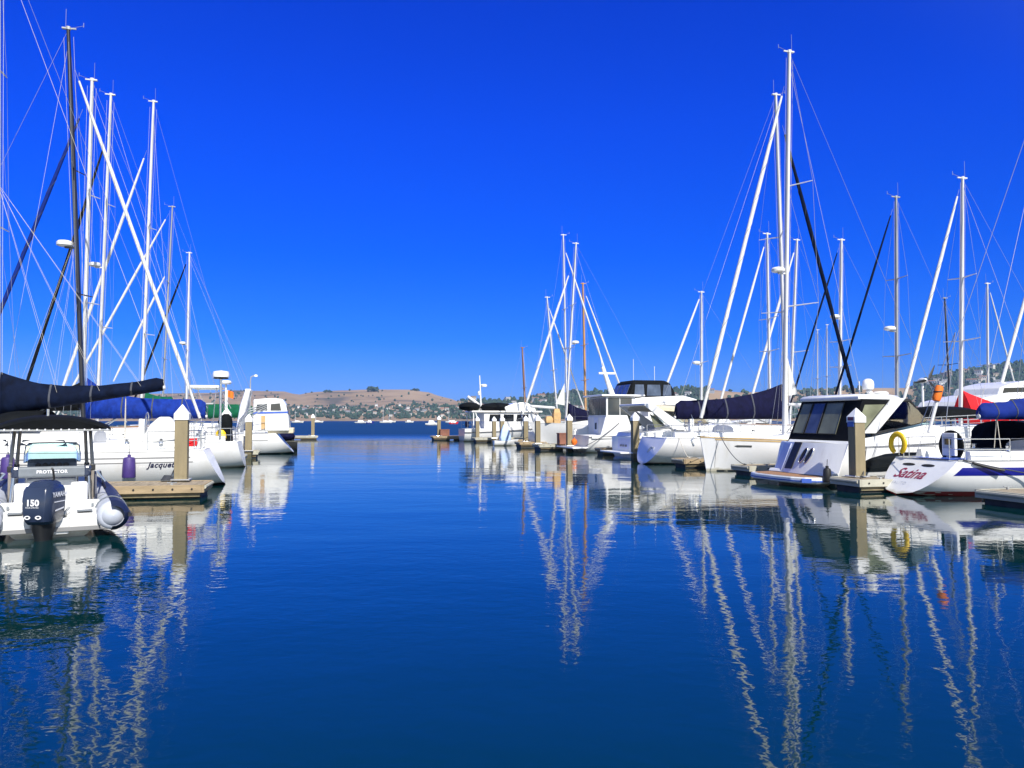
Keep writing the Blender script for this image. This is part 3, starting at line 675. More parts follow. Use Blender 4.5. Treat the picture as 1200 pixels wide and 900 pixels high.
pile('pile left of the dark crate, third from the cabin trawler', 630, 521, 59.5, 486)
pile('pile in front of the brown wooden mast and the flybridge cruiser cabin', 616, 518, 65.5, 487)
pile('pile beside the light blue wrapped dinghy, right of the pair', 588.5, 516, 72, 487.5)
pile('pile beside the light blue wrapped dinghy, left of the pair', 579, 513, 76.5, 488)
pile('pile at the stern of the far flybridge cruiser with black covers', 559.5, 512, 79.5, 488)
pile('leftmost pile of the right row, standing alone on the farthest dock', 514.5, 509, 87, 487)
# ================================================================== sailing boats, left row
ML = -DIRR
GS = 'sailing boats in the left row'
# --- nearest: long white sloop, stern to the fairway
fA = Frame(266, 27.3, Vector((-.957, -.29, 0)))
hA = Hull(13, 3.9, 1.22, 1.45, ws=.72, rs=.52, zk=(.05, -.5, -.3), e0=.42)
TA, _ = sailboat('large white sloop with purple fenders, name on its side and long dark navy boom cover', fA, hA, mast=((-3, 480), (-2, -90)), mr=.11, boom=((0, 484), (194, 454)), cover=(1.30, .36), cov_m='navyd',
  cover_kw=dict(pw=3.2, wd=.24), group=GS, coach=(3.9, 10.6, .62, .62), windows=((4.6, 5.9, .3, .62), (6.2, 7.5, .32, .64), (7.9, 8.9, .35, .66)), stripes=(('cove_stripe', .985, 1.02, .04, .99, 'stripeg'), ('cove_stripe', .84, .865, .04, .99, 'stripeg')),
  boot=('bootk', .07), dodger=(5.4, 7.6, 1.1, .62, 'black', .5, .66), wheel=(2.5, 'steel'), stay=None, staym=None, detail=1, lift=True)
def side_letter(fr, H, xc, zc, side):
    def f(vx, vy):
        x = xc - side * vx; z = zc + vy; u = H.u_of(x, z); return H.pt(u, z, side, .008)
    return f
xa = fA.cp(186, 546, 1.7)
lettering('Jacquet', .245, side_letter(fA, hA, xa.x - .04, xa.z + .02, 1), MT['letn'], TA, shear=.35, bold=.006, spacing=1.05)
mb = MB(); c = fA.cp(193, 508, .6)      # white cover over the helm
mb.loft([[(c.x + a * k, c.y + b * k, 1.25 + z) for a, b in ((-1, -1), (1, -1), (1, 1), (-1, 1))] for k, z in ((.62, 0), (.58, .4), (.4, .8), (.16, 1.05))]); mb.build('helm_cover', MT['sail'], TA, .05)
def fender(label, wp, L_=.62, r=.19, m='purple', group=None, rope=.5):
    T = thing('fender', label, 'fender', wp, 0, group)
    b = MB().lathe((0, 0, 0), [(.0, -L_ / 2), (r * .97, -L_ / 2), (r * 1.04, -L_ / 2 + .025), (r, 0), (r * .92, L_ / 2 - .06), (r * .78, L_ / 2), (.05, L_ / 2 + .02), (.05, L_ / 2 + .09), (0, L_ / 2 + .09)], 18).build('body', MT[m], T)
    MB().tube([(0, 0, L_ / 2 + .05), (0, -.03, L_ / 2 + rope)], .012, 5).build('line', MT['roped'], T); return T
for px_, lab in ((151, 'purple fender hanging on the white sloop nearer to the pile'), (11, 'purple fender hanging on the white sloop at the left edge of the picture')):
    q = fA.cp(px_, 548, 1.9); e = hA.pt(hA.u_of(q.x, q.z), q.z, 1, .21); fender(lab, fA.world(e), group='purple fenders')
# ensign at its stern rail
T = thing('flag', 'small red flag drooping at the stern rail of the large white sloop', 'flag', fA.world((.9, 1.0, 1.2)), fA.rz)
MB().tube([(0, 0, 0), (-.25, 0, 1.0)], .012, 6).build('staff', MT['steel'], T)
MB().loft([[(-.05 + .5 * k / 8, .04 * math.sin(k * 1.3), .28 - .05 * k / 8 + a * .13) for a in (-1, -.3, .3, 1)] + [(-.05 + .5 * k / 8, .04 * math.sin(k * 1.3) + .006, .28 - .05 * k / 8 + a * .13) for a in (1, .3, -.3, -1)] for k in range(9)]).build('cloth', MT['red'], T)
# --- bow out, black mast, thick white furled jib
fB = Frame(243, 32.0, DIRR, 12.0)
sailboat('sloop with a tall black mast and thick white furled jib, bow towards the fairway', fB, Hull(12, 3.7, 1.15, 1.5, rb=.45), mast=((96, 450), (80, 35)), mm='mblack', mr=.12, stay=((88, 82), (236, 495)), stayr=.072,
  boom=((93, 478), (2, 480)), cover=(1.0, .4), cov_m='black', group=GS, coach=(3.5, 9, .5, .6), radar=(87, 286), spreaders=(.36, .66), swept=-.2, shr=.006, lift=True)
# --- stern out behind
fC = Frame(289, 37.6, ML)
hC = Hull(12, 3.7, 1.2, 1.5, ws=.6, rs=.25, zk=(-.02, -.5, -.3))
TC, _ = sailboat('white sloop with bright royal blue boom cover behind the dark boom cover', fC, hC, mast=((97, 465), (108, 95)), mr=.13, stay=((97, 128), (0, 365)), staym='bluec', stayr=.085, boom=((101, 488), (243, 488)), cover=(1.75, .80),
  cov_m='royal', cover_kw=dict(pw=5, wd=.3), group=GS, coach=(4, 9.5, .6, .6), windows=((5, 7.6, .35, .65),), spreaders=(.38, .68), swept=.3)
q = fC.cp(258, 500, 1.0); zt = fC.cp(258, 443, 1.0).z
rp_ = MB().tube([(q.x, 1.0, 1.15), (q.x, 1.0, zt)], .055, 10).build('radar_pole', MT['steel'], TC)
MB().lathe((q.x, 1.0, zt + .1), [(0, -.13), (.2, -.12), (.36, -.06), (.37, .08), (.33, .2), (.0, .26)], 20).build('radar_dome', MT['house'], rp_)
MB().lathe((q.x, 1.0, zt - .02), [(.3, -.02), (.35, .02), (0, .03)], 20).build('radar_base', MT['rubber'], rp_)
# --- more masts of the left row
fD = Frame(284, 43.5, ML)
TD, _ = sailboat('white sloop with thin black furled jib and a radar on its white mast', fD, Hull(12.5, 3.8, 1.2, 1.5, ws=.7, rs=.3), mast=((115, 460), (130, 112)), mr=.12, stay=((124, 165), (31, 450)), staym='black', stayr=.08, radar=(110, 310),
  boom=((119, 480), (236, 479)), cover=(.9, .45), group=GS, coach=(4, 9.5, .6, .6), spreaders=(.32, .68), swept=.25, detail=1)
a = fD.cp(222, 453, 1.2); b = fD.cp(257, 453, 1.2)     # white hard awning on legs over its cockpit
MB().box(((a.x + b.x) / 2, 0, a.z), (abs(a.x - b.x), 2.6, .16)).build('hard_awning', MT['house'], TD, .05)
for xx in (a.x - .1, b.x + .15):
    for sd in (1, -1): wire('awning_leg', (xx, sd * 1.2, a.z), (xx + .2, sd * 1.25, 1.1), .02, MT['steel'], TD, 6); wire('awning_leg', (xx, sd * 1.2, a.z - .1), (xx - .5, sd * 1.25, a.z - 1.1), .015, MT['steel'], TD, 6)
q = fD.cp(264.5, 470, .3); zt = fD.cp(264.5, 450, .3).z
p_ = MB().tube([(q.x, .3, 1.1), (q.x, .3, zt)], .045, 8).build('antenna_pole', MT['house'], TD)
MB().lathe((q.x, .3, zt + .08), [(0, -.1), (.24, -.09), (.3, 0), (.24, .1), (0, .13)], 16).build('antenna_dome', MT['house'], p_)
fE = Frame(300, 47.5, ML)
sailboat('white sloop with long white furled jib, rightmost of the four tall left masts', fE, Hull(13, 3.9, 1.25, 1.55, ws=.7, rs=.3), mast=((167, 445), (180, 120)), mr=.13, stay=((172, 176), (75, 450)), stayr=.085,
  boom=((170, 474), (203, 472)), cover=(.75, .35), cov_m='green', group=GS, coach=(4, 10, .6, .6), spreaders=(.3, .62), swept=.3, detail=0)
fF = Frame(318, 62, ML)
TF, _ = sailboat('distant sloop with a slim greyish mast and two white furled headsails', fF, Hull(13, 3.9, 1.25, 1.55, ws=.7, rs=.3), mast=((192, 440), (202, 243)), mm='alug', mr=.10, stay=((198, 250), (101, 425)), stayr=.09,
  boom=((195, 474), (250, 473)), group=GS, coach=(4, 10, .6, .6), spreaders=(.32, .66), detail=0)
a, b = fF.cp(193, 324), fF.cp(133, 447); MB().tube([a.lerp(b, k / 8) for k in range(9)], [.04] + [.085] * 7 + [.05], 8).build('furled_sail', MT['sail'], TF)
fG = Frame(322, 71, ML)
sailboat('distant sloop with short white mast, dark furled jib and green boom cover', fG, Hull(12, 3.8, 1.25, 1.55, ws=.7, rs=.3), mast=((219, 450), (222, 297)), mr=.14, stay=((220, 304), (169, 438)), staym='black', stayr=.09, radar=(211, 402),
  boom=((221, 489), (297, 488)), cover=(1.2, 1.05), cov_m='green', cover_kw=dict(wd=.4, pw=1), group=GS, coach=(4, 10, .6, .6), spreaders=(.45,), detail=0, shr=.012)
# ================================================================== sailing boats, right row
GR = 'sailing boats in the right row'
fS = Frame(1047, 23.5, DIRR)
hS = Hull(11.6, 3.35, 1.04, 1.30, ws=.74, rs=1.02, zk=(.035, -.5, -.3), e0=.40, sag=.03)
TS, _ = sailboat('white sloop with navy side stripe, red boot stripe and red name on its stern', fS, hS, mast=((1236, 470), (1241, 46)), mr=.1, boom=((1232, 488), (1146, 488)), cover=(.9, .42), cov_m='bluec', cover_kw=dict(pw=2.5, wd=.2, lump=.04),
  group=GR, coach=(4.9, 9.4, .5, .6), windows=((5.4, 6.6, .35, .65),), stripes=(('side_stripe', .62, .85, .03, .99, 'stripe'),), boot=('bootr', .15), dodger=(3.9, 6.4, 1.28, .96, 'navyd', .32), backpt=(1098, 462), staym=None, toe='alug', shr=.008)
s2 = math.sqrt(.5)
def tr_letter(yc, zc):
    nx = Vector((-1, 0, 1.02)).normalized(); up = Vector((1.02, 0, 1)).normalized()
    return lambda vx, vy: Vector((1.02 * zc, yc - vx, zc)) + up * vy + nx * .008
lettering('Satina', .54, tr_letter(.12, .60), MT['letr'], TS, shear=.4, bold=.008, spacing=.95)
lettering('SAUSALITO', .15, tr_letter(.42, .33), MT['letg'], TS, spacing=1.25)
for yc in (.46, -.32):
    mb = MB(); f = tr_letter(yc, .86); mb.add([f(.26 * math.cos(t), .055 * math.sin(t)) for t in [6.2832 * k / 16 for k in range(16)]], [tuple(range(16))], False); mb.build('transom_vent', MT['rubber'], TS)
mb = MB(); mb.box((1.5, -.2, 1.075), (.9, 1.5, .02)); mb.build('stern_seat', MT['stripel'], TS, .01)
# covered wheel, helm panel
mb = MB(); mb.lathe((1.98, 0, 1.42), [(0, -.05), (.40, -.05), (.47, -.02), (.47, .03), (.42, .06), (0, .06)], 28, 'x'); mb.build('wheel_cover', MT['black'], TS)
pn = MB().box((1.80, -.14, 1.47), (.10, .50, .68)).build('helm_panel', MT['house'], TS, .02)
MB().box((1.744, -.14, 1.52), (.01, .38, .34)).build('screen', MT['skin'], pn); MB().box((1.738, -.14, 1.55), (.008, .26, .18)).build('screen', MT['glassb'], pn)
MB().box((1.95, 0, 1.15), (.16, .16, .5)).build('pedestal', MT['house'], TS, .02)
a, b = fS.cp(1110, 425), fS.cp(1091, 497); wire('backstay_tube', a.lerp(b, .55), b + (b - a) * .14, .05, MT['alu'], TS, 8)
for sd in (1, -1): wire('backstay', a + (a - b) * .5, b.lerp(a, .1) + Vector((0, sd * .5, -.25)), .012, MT['wire'], TS)
# orange bag on the backstay, yellow horseshoe buoy on the rail
q = fS.world(fS.cp(1099, 461)); T = thing('lifesaving_bag', 'bright orange bag strapped to the backstay above the blue striped sloop', 'bag', q, fS.rz)
mb = MB(); mb.lathe((0, 0, 0), [(0, -.24), (.10, -.23), (.125, -.15), (.12, .0), (.125, .15), (.1, .23), (0, .24)], 14); o = mb.build('body', MT['orange'], T); o.rotation_euler = (0, R(17), 0)
MB().lathe((0, 0, .05), [(.128, -.02), (.132, 0), (.128, .02)], 14).build('strap', MT['rubber'], T)
q = fS.cp(1052, 520, .95); T = thing('horseshoe_buoy', 'yellow horseshoe lifebuoy on the stern rail of the blue striped sloop', 'lifebuoy', fS.world(q), fS.rz + R(12))
pts = [(0, .24 * math.sin(t), .30 * math.cos(t)) for t in [R(-150) + R(300) * k / 16 for k in range(17)]]
MB().tube(pts, [.07] + [.085] * 15 + [.07], 10, flat=.7).build('float', MT['yellow'], T)
MB().tube([(.05, 0, .25), (.05, 0, -.35)], .012, 6).build('bracket', MT['steel'], T)
# mooring line of this sloop
c0 = fS.loc(P(1121, 544, 23.2)); 
T = thing('mooring_line', 'dark mooring line running from the stern corner of the blue striped sloop along its side', 'rope', fS.world((1.2, -1.3, 1.07)), fS.rz)
MB().tube(bezier((0, 0, 0), (5.5, -1.1, -.68), .18, 14), .017, 6).build('line', MT['roped'], T)
MB().tube(bezier((.25, -.06, -.08), (1.1, -.28, -.30), .02, 6), .035, 8).build('snubber', MT['rubber'], T)
# --- bow out white sloop
fJ = Frame(820, 34.4, ML, 13.0)
hJ = Hull(13, 4.0, 1.28, 1.45, ws=.8, rb=.19, fine=2.3, e1=.7, zk=(-.05, -.5, -.45))
TJ, _ = sailboat('white bow out sloop with plumb bow, tan rubbing strake and the tallest white mast', fJ, hJ, mast=((919, 505), (925, 62)), mr=.125, stay=((919, 101), (821, 492)), stayr=.09, boom=((924, 474), (1012, 476)), group=GR,
  coach=(3.2, 10, .5, .62), windows=((4, 5.4, .35, .65), (6, 7.6, .35, .65)), radar=(905, 316), spreaders=(.34, .65), swept=.75, toe='rail', boot=('bootk', .05), shr=.008)
hJ.band(lambda u: hJ.sheer(u) - .10, lambda u: hJ.sheer(u) - .04, .02, .96, off=.012).build('rubbing_strake', MT['rail'], TJ)
q0, q1 = fJ.cp(880, 524, 2.0), fJ.cp(897, 524, 2.0); mb = MB(); mb.add([hJ.pt(hJ.u_of(x, z), z, 1, .008) for x, z in ((q0.x, q0.z), (q0.x - .12, q0.z - .05), (q1.x, q0.z - .05), (q1.x, q0.z + .03), (q0.x - .1, q0.z + .04))], [(0, 1, 2, 3, 4)], False); mb.build('hull_window', MT['glassb'], TJ)
q0 = fJ.cp(863, 530, 2.0); mb = MB(); mb.tube([hJ.pt(hJ.u_of(q0.x, z), z, 1, .0) for z in (1.35, 1.0, .6, .15)], .012, 5); mb.build('hull_seam', MT['stripeg'], TJ)
a, b, c = fJ.cp(922, 418), fJ.cp(934, 462), fJ.cp(922, 464)
MB().loft([[a + Vector((0, -.03, 0)), b + Vector((0, -.05, 0)), c + Vector((0, -.03, 0))], [a + Vector((0, .03, 0)), b + Vector((0, .05, 0)), c + Vector((0, .03, 0))]], smooth=False).build('sail_clew', MT['sail'], TJ)
mb = MB(); bw = Vector((hJ.x(1, 1.45), 0, 1.45)); mb.tube([bw + Vector((-.5, 0, .08)), bw + Vector((.18, 0, .06))], .05, 8).tube([bw + Vector((.15, 0, .05)), bw + Vector((.42, 0, -.12)), bw + Vector((.3, 0, -.38))], [.03, .04, .05], 8); mb.build('anchor', MT['steel'], TJ)
# --- round white stern
fK = Frame(751, 40.0, DIRR)
hK = Hull(14.5, 4.1, 1.32, 1.6, ws=.74, rs=.52, zk=(-.02, -.5, -.3), e0=.5)
TK, _ = sailboat('white sloop with rounded stern towards the water and big navy boom cover', fK, hK, mast=((921, 470), (909, 112)), mr=.12, stay=((917, 147), (1000, 460)), staym='navyd', stayr=.10, boom=((917, 489), (790, 489)), cover=(1.75, .86),
  cov_m='navy', cover_kw=dict(pw=2.6, wd=.3), group=GR, coach=(4.5, 11, .6, .6), windows=((5.4, 7.2, .35, .66), (7.6, 9.4, .35, .66)), backpt=(785, 446), spreaders=(.36, .58), swept=.5, boot=('bootk', .06), bimini=None, wheel=(2.6, 'steel'))
def emblem(vx, vy): return Vector((.52 * (.72 + vy) - .012, -.35 - vx, .72 + vy))
MB().tube([emblem(.3 * math.cos(t), .14 * math.sin(1.7 * t)) for t in [k * .25 for k in range(22)]], .012, 5).build('emblem', MT['letg'], TK)
# --- masts farther down the right row (bows to the fairway)
for (lab, px_, D, Lh, m_, kw) in [
 ('sloop with short white mast, radar and white furled jib, right beside the black flybridge canvas', 790, 60, 10, ((822, 490), (822, 343)), dict(stay=((821, 346), (783, 446)), radar=(813, 425), stayr=.09, mr=.11, spreaders=(.5,))),
 ('sloop with dark topped white mast and white furled jib behind the navy boom cover', 838, 48, 11, ((902, 462), (899, 275)), dict(stay=((897, 283), (843, 475)), stayr=.075, mr=.10, spreaders=(.42, .58))),
 ('sloop whose white mast shows just right of the tallest mast', 872, 55, 11, ((928, 430), (934, 282)), dict(stay=((932, 290), (879, 472)), stayr=.09, mr=.11, spreaders=(.42,), swept=.5)),
 ('sloop with thin dark furled jib crossing the long black stay, white mast', 928, 50, 11, ((984, 460), (986, 282)), dict(stay=((983, 290), (935, 445)), staym='navyd', stayr=.06, mr=.12, radar=(981, 371), spreaders=(.35, .48))),
 ('sloop with grey mast and thin dark furled jib behind the canvas covered motor yacht', 975, 42, 11, ((1051, 465), (1050, 232)), dict(stay=((1046, 245), (980, 460)), staym='navyd', stayr=.06, mm='alug', mr=.105, radar=(1044, 385), spreaders=(.34, .66))),
 ('sloop with bright red sail cover at the foot of its white mast', 1057, 36, 11.5, ((1126, 460), (1128, 210)), dict(stay=((1124, 222), (1060, 465)), stayr=.078, mr=.10, boom=((1128, 494), (1230, 496)), cover=(1.45, .62), cov_m='red', cover_kw=dict(pw=2.2, wd=.42), spreaders=(.38, .62), detail=1, coach=(3.5, 9, .5, .6))),
 ('sloop outside the right edge with only its white furled jib showing', 1166, 48, 12, ((1240, 470), (1238, 222)), dict(stay=((1232, 240), (1170, 462)), stayr=.1, mr=.12)),
]:
    d_ = dict(detail=0, group=GR, coach=(3.4, 8.5, .5, .6), coachm='deck'); d_.update(kw)
    sailboat(lab, Frame(px_, D, ML, Lh), Hull(Lh, 3.6, 1.15, 1.4), mast=m_, **d_)
for (lab, px_, D, Lh, m_, kw) in [
 ('sloop with slim white mast and thin furled jib in front of the flybridge yacht', 1118, 62, 11, ((1158, 470), (1157, 333)), dict(stay=((1159, 338), (1192, 461)), stayr=.06, mr=.10, spreaders=(.45,))),
 ('sloop with a slim black mast before the wooded hill', 1072, 64, 10, ((1113, 470), (1107, 350)), dict(mm='mblack', mr=.09, spreaders=(.5,), staym=None, shr=.01)),
 ('sloop in the central cluster, long white furled jib running down to the right', 624, 68, 13, ((664, 470), (660, 276)), dict(stay=((661, 290), (711, 440)), stayr=.08, mr=.10, spreaders=(.42, .62))),
 ('sloop with the shortest white mast and a bare white boom, central cluster', 621, 75, 11, ((652, 472), (641, 349)), dict(stay=((642, 357), (683, 475)), stayr=.07, mr=.11, boom=((650, 478), (622, 476)), boomr=.13, spreaders=(.45,))),
 ('old boat with a golden varnished wooden mast and white furled jib', 658, 71, 11, ((686, 472), (683, 333)), dict(mm='mwood', stay=((685, 342), (727, 453)), stayr=.075, mr=.14, spreaders=(.34, .58))),
 ('old boat with a short brown wooden mast behind the far flybridge cruiser', 588, 87, 9, ((615, 469), (612, 408)), dict(mm='mwoodd', mr=.15, spreaders=(.5,), staym=None)),
]:
    d_ = dict(detail=0, group=GR, coach=(3.4, 8.5, .5, .6)); d_.update(kw)
    sailboat(lab, Frame(px_, D, DIRR), Hull(Lh, 3.6, 1.2, 1.5), mast=m_, **d_)
fP = Frame(620, 63, ML, 12.5)
TP, _ = sailboat('white bow out sloop with leaning mast and short navy cover beside the cabin trawler', fP, Hull(12.5, 3.9, 1.75, 2.0), mast=((664.5, 470), (675, 286)), mr=.12, stay=((668, 318), (617, 472)), stayr=.10, boom=((666, 492), (738, 494)),
  cover=(1.35, .5), cov_m='navy', cover_kw=dict(pw=3, wd=.3), group=GR, coach=(3, 9.5, .5, .6), windows=((4, 7, .35, .65),), spreaders=(.42, .66), radar=(669, 401), detail=1, boot=('bootk', .08))
for px_, py_, h_ in ((652, 496, 1.15), (643, 496, .55)):
    c = fP.cp(px_, py_, .5); MB().loft([[(c.x + a * k, c.y + b * k, c.z + z) for a, b in ((-1, -1), (1, -1), (1, 1), (-1, 1))] for k, z in ((.28, 0), (.3, h_ * .6), (.2, h_))]).build('deck_bag', MT['tan'], TP, .05)
a, b, c = fP.cp(661.5, 449), fP.cp(651, 473), fP.cp(661.5, 475); MB().loft([[v + Vector((0, -.02, 0)) for v in (a, b, c)], [v + Vector((0, .02, 0)) for v in (a, b, c)]], smooth=False).build('riding_sail', MT['sail'], TP)
# --- two faint masts far beyond, and boats moored out in the bay
for px_, top, lab in ((958, 387, 'faint thin mast of a far sailing boat, left of a pair before the dry hill'), (969, 381, 'faint thin mast of a far sailing boat, right of a pair before the dry hill')):
    sailboat(lab, Frame(px_ - 24, 112, DIRR), Hull(9, 3, 1.1, 1.3), mast=((px_, 470), (px_, top)), mr=.09, staym=None, spreaders=(.5,), detail=0, group=GR, shr=.012)
for (px_, D, h_, lab, hm_) in [(449, 560, 12.5, 'white sloop moored far out in the bay below the dry hill, tallest mast there', 'hull'), (370, 640, 11, 'small sloop moored in the bay behind the lone left pile', 'hull'), (526, 600, 10.5, 'small sloop moored in the bay near the leftmost pile of the right row', 'hull'), (456, 690, 9, 'faint small sloop moored behind the tallest of the bay masts', 'hullc'), (346, 600, 9, 'small sloop moored in the bay close to the pilothouse boat', 'hullc')]:
    f_ = Frame(px_ - 4, D, Vector((1, .25, 0))); py0 = 492 - (h_ - 2.2) / D * FPX
    sailboat(lab, f_, Hull(9, 2.9, 1.0, 1.3), mast=((px_, 490), (px_, py0)), mr=.16, staym=None, spreaders=(), detail=0, back=False, shr=.03, group='boats moored out in the bay', hm=hm_, coach=(2.5, 6.5, .6, .6))
# ================================================================== motor boats
def pp(fr, pts, y): return [(q.x, q.z) for q in (fr.cp(a, b, y) for a, b in pts)]
def side_pane(poly, y, m, parent, name='window', th=.012):
    """A window pane let into a cabin side: polygon in x-z at the side plane y (thin, standing a few mm proud)."""
    return MB().xz(poly, y - th, y + th).build(name, MT[m], parent)
def quad_pane(pts, m, parent, name='window', th=.012):
    a, b, c = Vector(pts[0]), Vector(pts[1]), Vector(pts[2]); n = (b - a).cross(c - a).normalized()
    return MB().plate(pts, n, th).build(name, MT[m], parent)
def rails(T, H, x0, x1, z=.7, n=6, name='bow_rail', inset=.08):
    for sd in (1, -1):
        ps = [H.edge(x0 + (x1 - x0) * k / n, sd, inset) for k in range(n + 1)]; mb = MB()
        mb.tube([p + Vector((0, 0, z)) for p in ps], .016, 6).tube([p + Vector((0, 0, z * .5)) for p in ps], .01, 6)
        for p in ps: mb.tube([p, p + Vector((0, 0, z))], .014, 6)
        mb.build(name, MT['steel'], T)
# ------------------------------------------------------------------ canvas covered motor yacht (right)
fM = Frame(966 - 47 + 18, 27.55, Vector((.956, .292, 0)))
hM = Hull(12, 3.7, 1.42, 1.95, ws=.96, um=.35, rs=.36, rb=1.6, zk=(-.1, -.5, -.1), fine=2.4, e0=.18, e1=1.1, sag=-.02)
TM = thing('motor_yacht', 'white express motor yacht with black canvas enclosure, radar dome and teak swim platform', 'motor yacht', fM.o, fM.rz, 'motor boats in the right row')
h = hM.hull_mb(30, 10).build('hull', MT['hull'], TM, ang=40)
hM.deck_mb(30).build('deck', MT['deck'], TM)
hM.edge_tube(.03, dz=-.12, out=.01).build('rub_rail', MT['steel'], TM)
hM.band(-.05, .10, .01, .97).build('boot_stripe', MT['bootk'], h)
q = pp(fM, [(1010, 553), (1010, 543), (1030, 534), (1058, 530), (1075, 531), (1074, 548), (1055, 553)], -1.85)
q = pp(fM, [(1011, 543), (1022, 537), (1038, 532), (1058, 530), (1080, 530)], -1.85); q2 = pp(fM, [(1011, 554), (1022, 553.5), (1038, 553), (1058, 551), (1080, 545)], -1.85); hM.patch(q, q2, -1).build('hull_window', MT['glass'], h)
# swim platform, rounded aft corners
op = [(-.02, -1.75), (-.7, -1.72), (-.98, -1.5), (-1.14, -1.0), (-1.2, 0), (-1.14, 1.0), (-.98, 1.5), (-.7, 1.72), (-.02, 1.75)]
pl = MB().loft([[(x * k, y * k2, z) for x, y in op] for z, k, k2 in ((.13, .96, .98), (.17, 1, 1), (.30, 1, 1), (.335, .98, .99))], smooth=False).build('swim_platform', MT['house'], TM)
MB().loft([[(x * .9 - .02, y * .92, z) for x, y in op] for z in (.337, .345)], smooth=False).build('teak_deck', MT['teak'], pl)
MB().loft([[(x * 1.012, y * 1.012, z) for x, y in op] for z in (.19, .235)], smooth=False).build('fender_strip', MT['plateb'], pl)
MB().box((-.86, -1.45, .24), (.30, .55, .14), Matrix.Rotation(R(-38), 3, 'Z')).build('blue_pad', MT['stripel'], pl, .01)
# transom details: locker tinted blue as in shade, dark passage, oval vents, step
def tz(y, z, off=.0): return Vector((.36 * z - off - .30 * (1 - (y / 1.72) ** 2), y, z))
MB().loft([[tz(-1.72 + 3.44 * k / 16, z) for k in range(17)] + [tz(1.72 - 3.44 * k / 16, z) + Vector((.31 * (1 - ((1.72 - 3.44 * k / 16) / 1.72) ** 2) + .02, 0, 0)) for k in range(17)] for z in (.36, .7, 1.1, 1.42)]).build('transom', MT['house'], TM, ang=40)
quad_pane([tz(1.55, .42, .02), tz(.95, .42, .02), tz(.8, 1.36, .02), tz(1.35, 1.36, .02)], 'stripel', TM, 'transom_locker', .02).data.materials[0] = mat('locker_shade_tint', (.52, .56, .74), .4, var=.05)  # bluish shade on this side of the white stern, put into the locker's colour
quad_pane([tz(.80, .50, .018), tz(.36, .50, .018), tz(.16, 1.42, .018), tz(.58, 1.42, .018)], 'rubber', TM, 'passage_opening', .015)
for yc in (-.10, -.38):
    mb = MB(); pts = [tz(yc + .12 * math.cos(t) - .10 * math.sin(t), .98 + .26 * math.sin(t), .025) for t in [6.2832 * k / 18 for k in range(18)]]
    mb.add(pts, [tuple(range(18))], False); v = mb.build('transom_vent', MT['rubber'], TM)
    MB().tube([p + Vector((-.005, 0, 0)) for p in pts] + [pts[0]], .015, 6).build('rim', MT['steel'], v)
MB().xz([(-.12, .36), (.2, .36), (.2, .46), (-.05, .46)], -1.7, 1.7).build('transom_step', MT['house'], TM, .02)
# superstructure
mb = MB(); mb.xz([(.62, 1.38), (.75, 1.52), (1.6, 1.62), (3.9, 2.02), (6.0, 1.95), (9, 1.9), (9, 1.5), (.62, 1.25)], lambda z: -1.62 + .1 * (z - 1.4), lambda z: 1.62 - .1 * (z - 1.4)); mb.build('deckhouse', MT['house'], TM, .05)
YN = 1.62
ht = MB(); ht.loft([[(x * k + 2.2 * (1 - k), y * k, z) for x, y in ((1.05 + .1, -YN + .1), (2.5, -YN), (3.15, -1.2), (3.3, 0), (3.15, 1.2), (2.5, YN), (1.15, YN - .1))] for z, k in ((2.86, .97), (2.90, 1), (2.96, 1), (3.03, .94), (3.07, .8), (3.085, .5))], smooth=True); ht.build('hardtop', MT['house'], TM, ang=50)
for sd in (1, -1): MB().xz([(1.25, 1.75), (1.72, 1.75), (2.95, 2.92), (2.55, 2.95), (2.38, 2.88)], sd * YN - .06, sd * YN + .06).build('arch', MT['house'], TM, .03)
# canvas: aft curtain with three clear panels, black side pieces, olive side curtains
ca = [(.70, 1.42), (1.28, 2.89)]
def cpan(y, t, off=0): return Vector((ca[0][0] + (ca[1][0] - ca[0][0]) * t - off, y * (1 - .07 * t), ca[0][1] + (ca[1][1] - ca[0][1]) * t))
cv = MB().loft([[cpan(y, t) for y in (-1.66, -.8, 0, .8, 1.66)] for t in (0, .25, .5, .75, 1)], closed=False, cap0=False, cap1=False)
cv.loft([[cpan(y, t, -.02) for y in (-1.66, -.8, 0, .8, 1.66)] for t in (0, .25, .5, .75, 1)], closed=False, cap0=False, cap1=False)
cvo = cv.build('aft_curtain', MT['black'], TM)
for (y0, y1, m) in ((1.52, .92, 'vinyl'), (.84, .18, 'vinylb'), (.10, -.82, 'vinyl')):
    pts = [cpan(y0, .20, .012), cpan(y1, .20, .012), cpan(y1, .93, .012), cpan(y0, .93, .012)]; quad_pane(pts, m, cvo, 'clear_panel', .006)
    c = sum(pts, Vector()) / 4
    MB().tube([c + (p - c) * .98 + Vector((-.012, 0, 0)) for p in pts] + [c + (pts[0] - c) * .98 + Vector((-.012, 0, 0))], .012, 5).build('zip', MT['rubber'], cvo)
for sd in (1, -1):
    s_ = MB().xz([(.72, 1.45), (1.30, 1.60), (1.32, 1.75), (2.36, 2.86), (1.28, 2.88)], sd * 1.56 - .012, sd * 1.56 + .012).build('side_curtain', MT['black'], TM)
    side_pane([(1.05, 1.98), (1.30, 1.84), (2.18, 2.72), (1.36, 2.70)], sd * 1.575, 'vinyl', s_, 'clear_panel', .006)
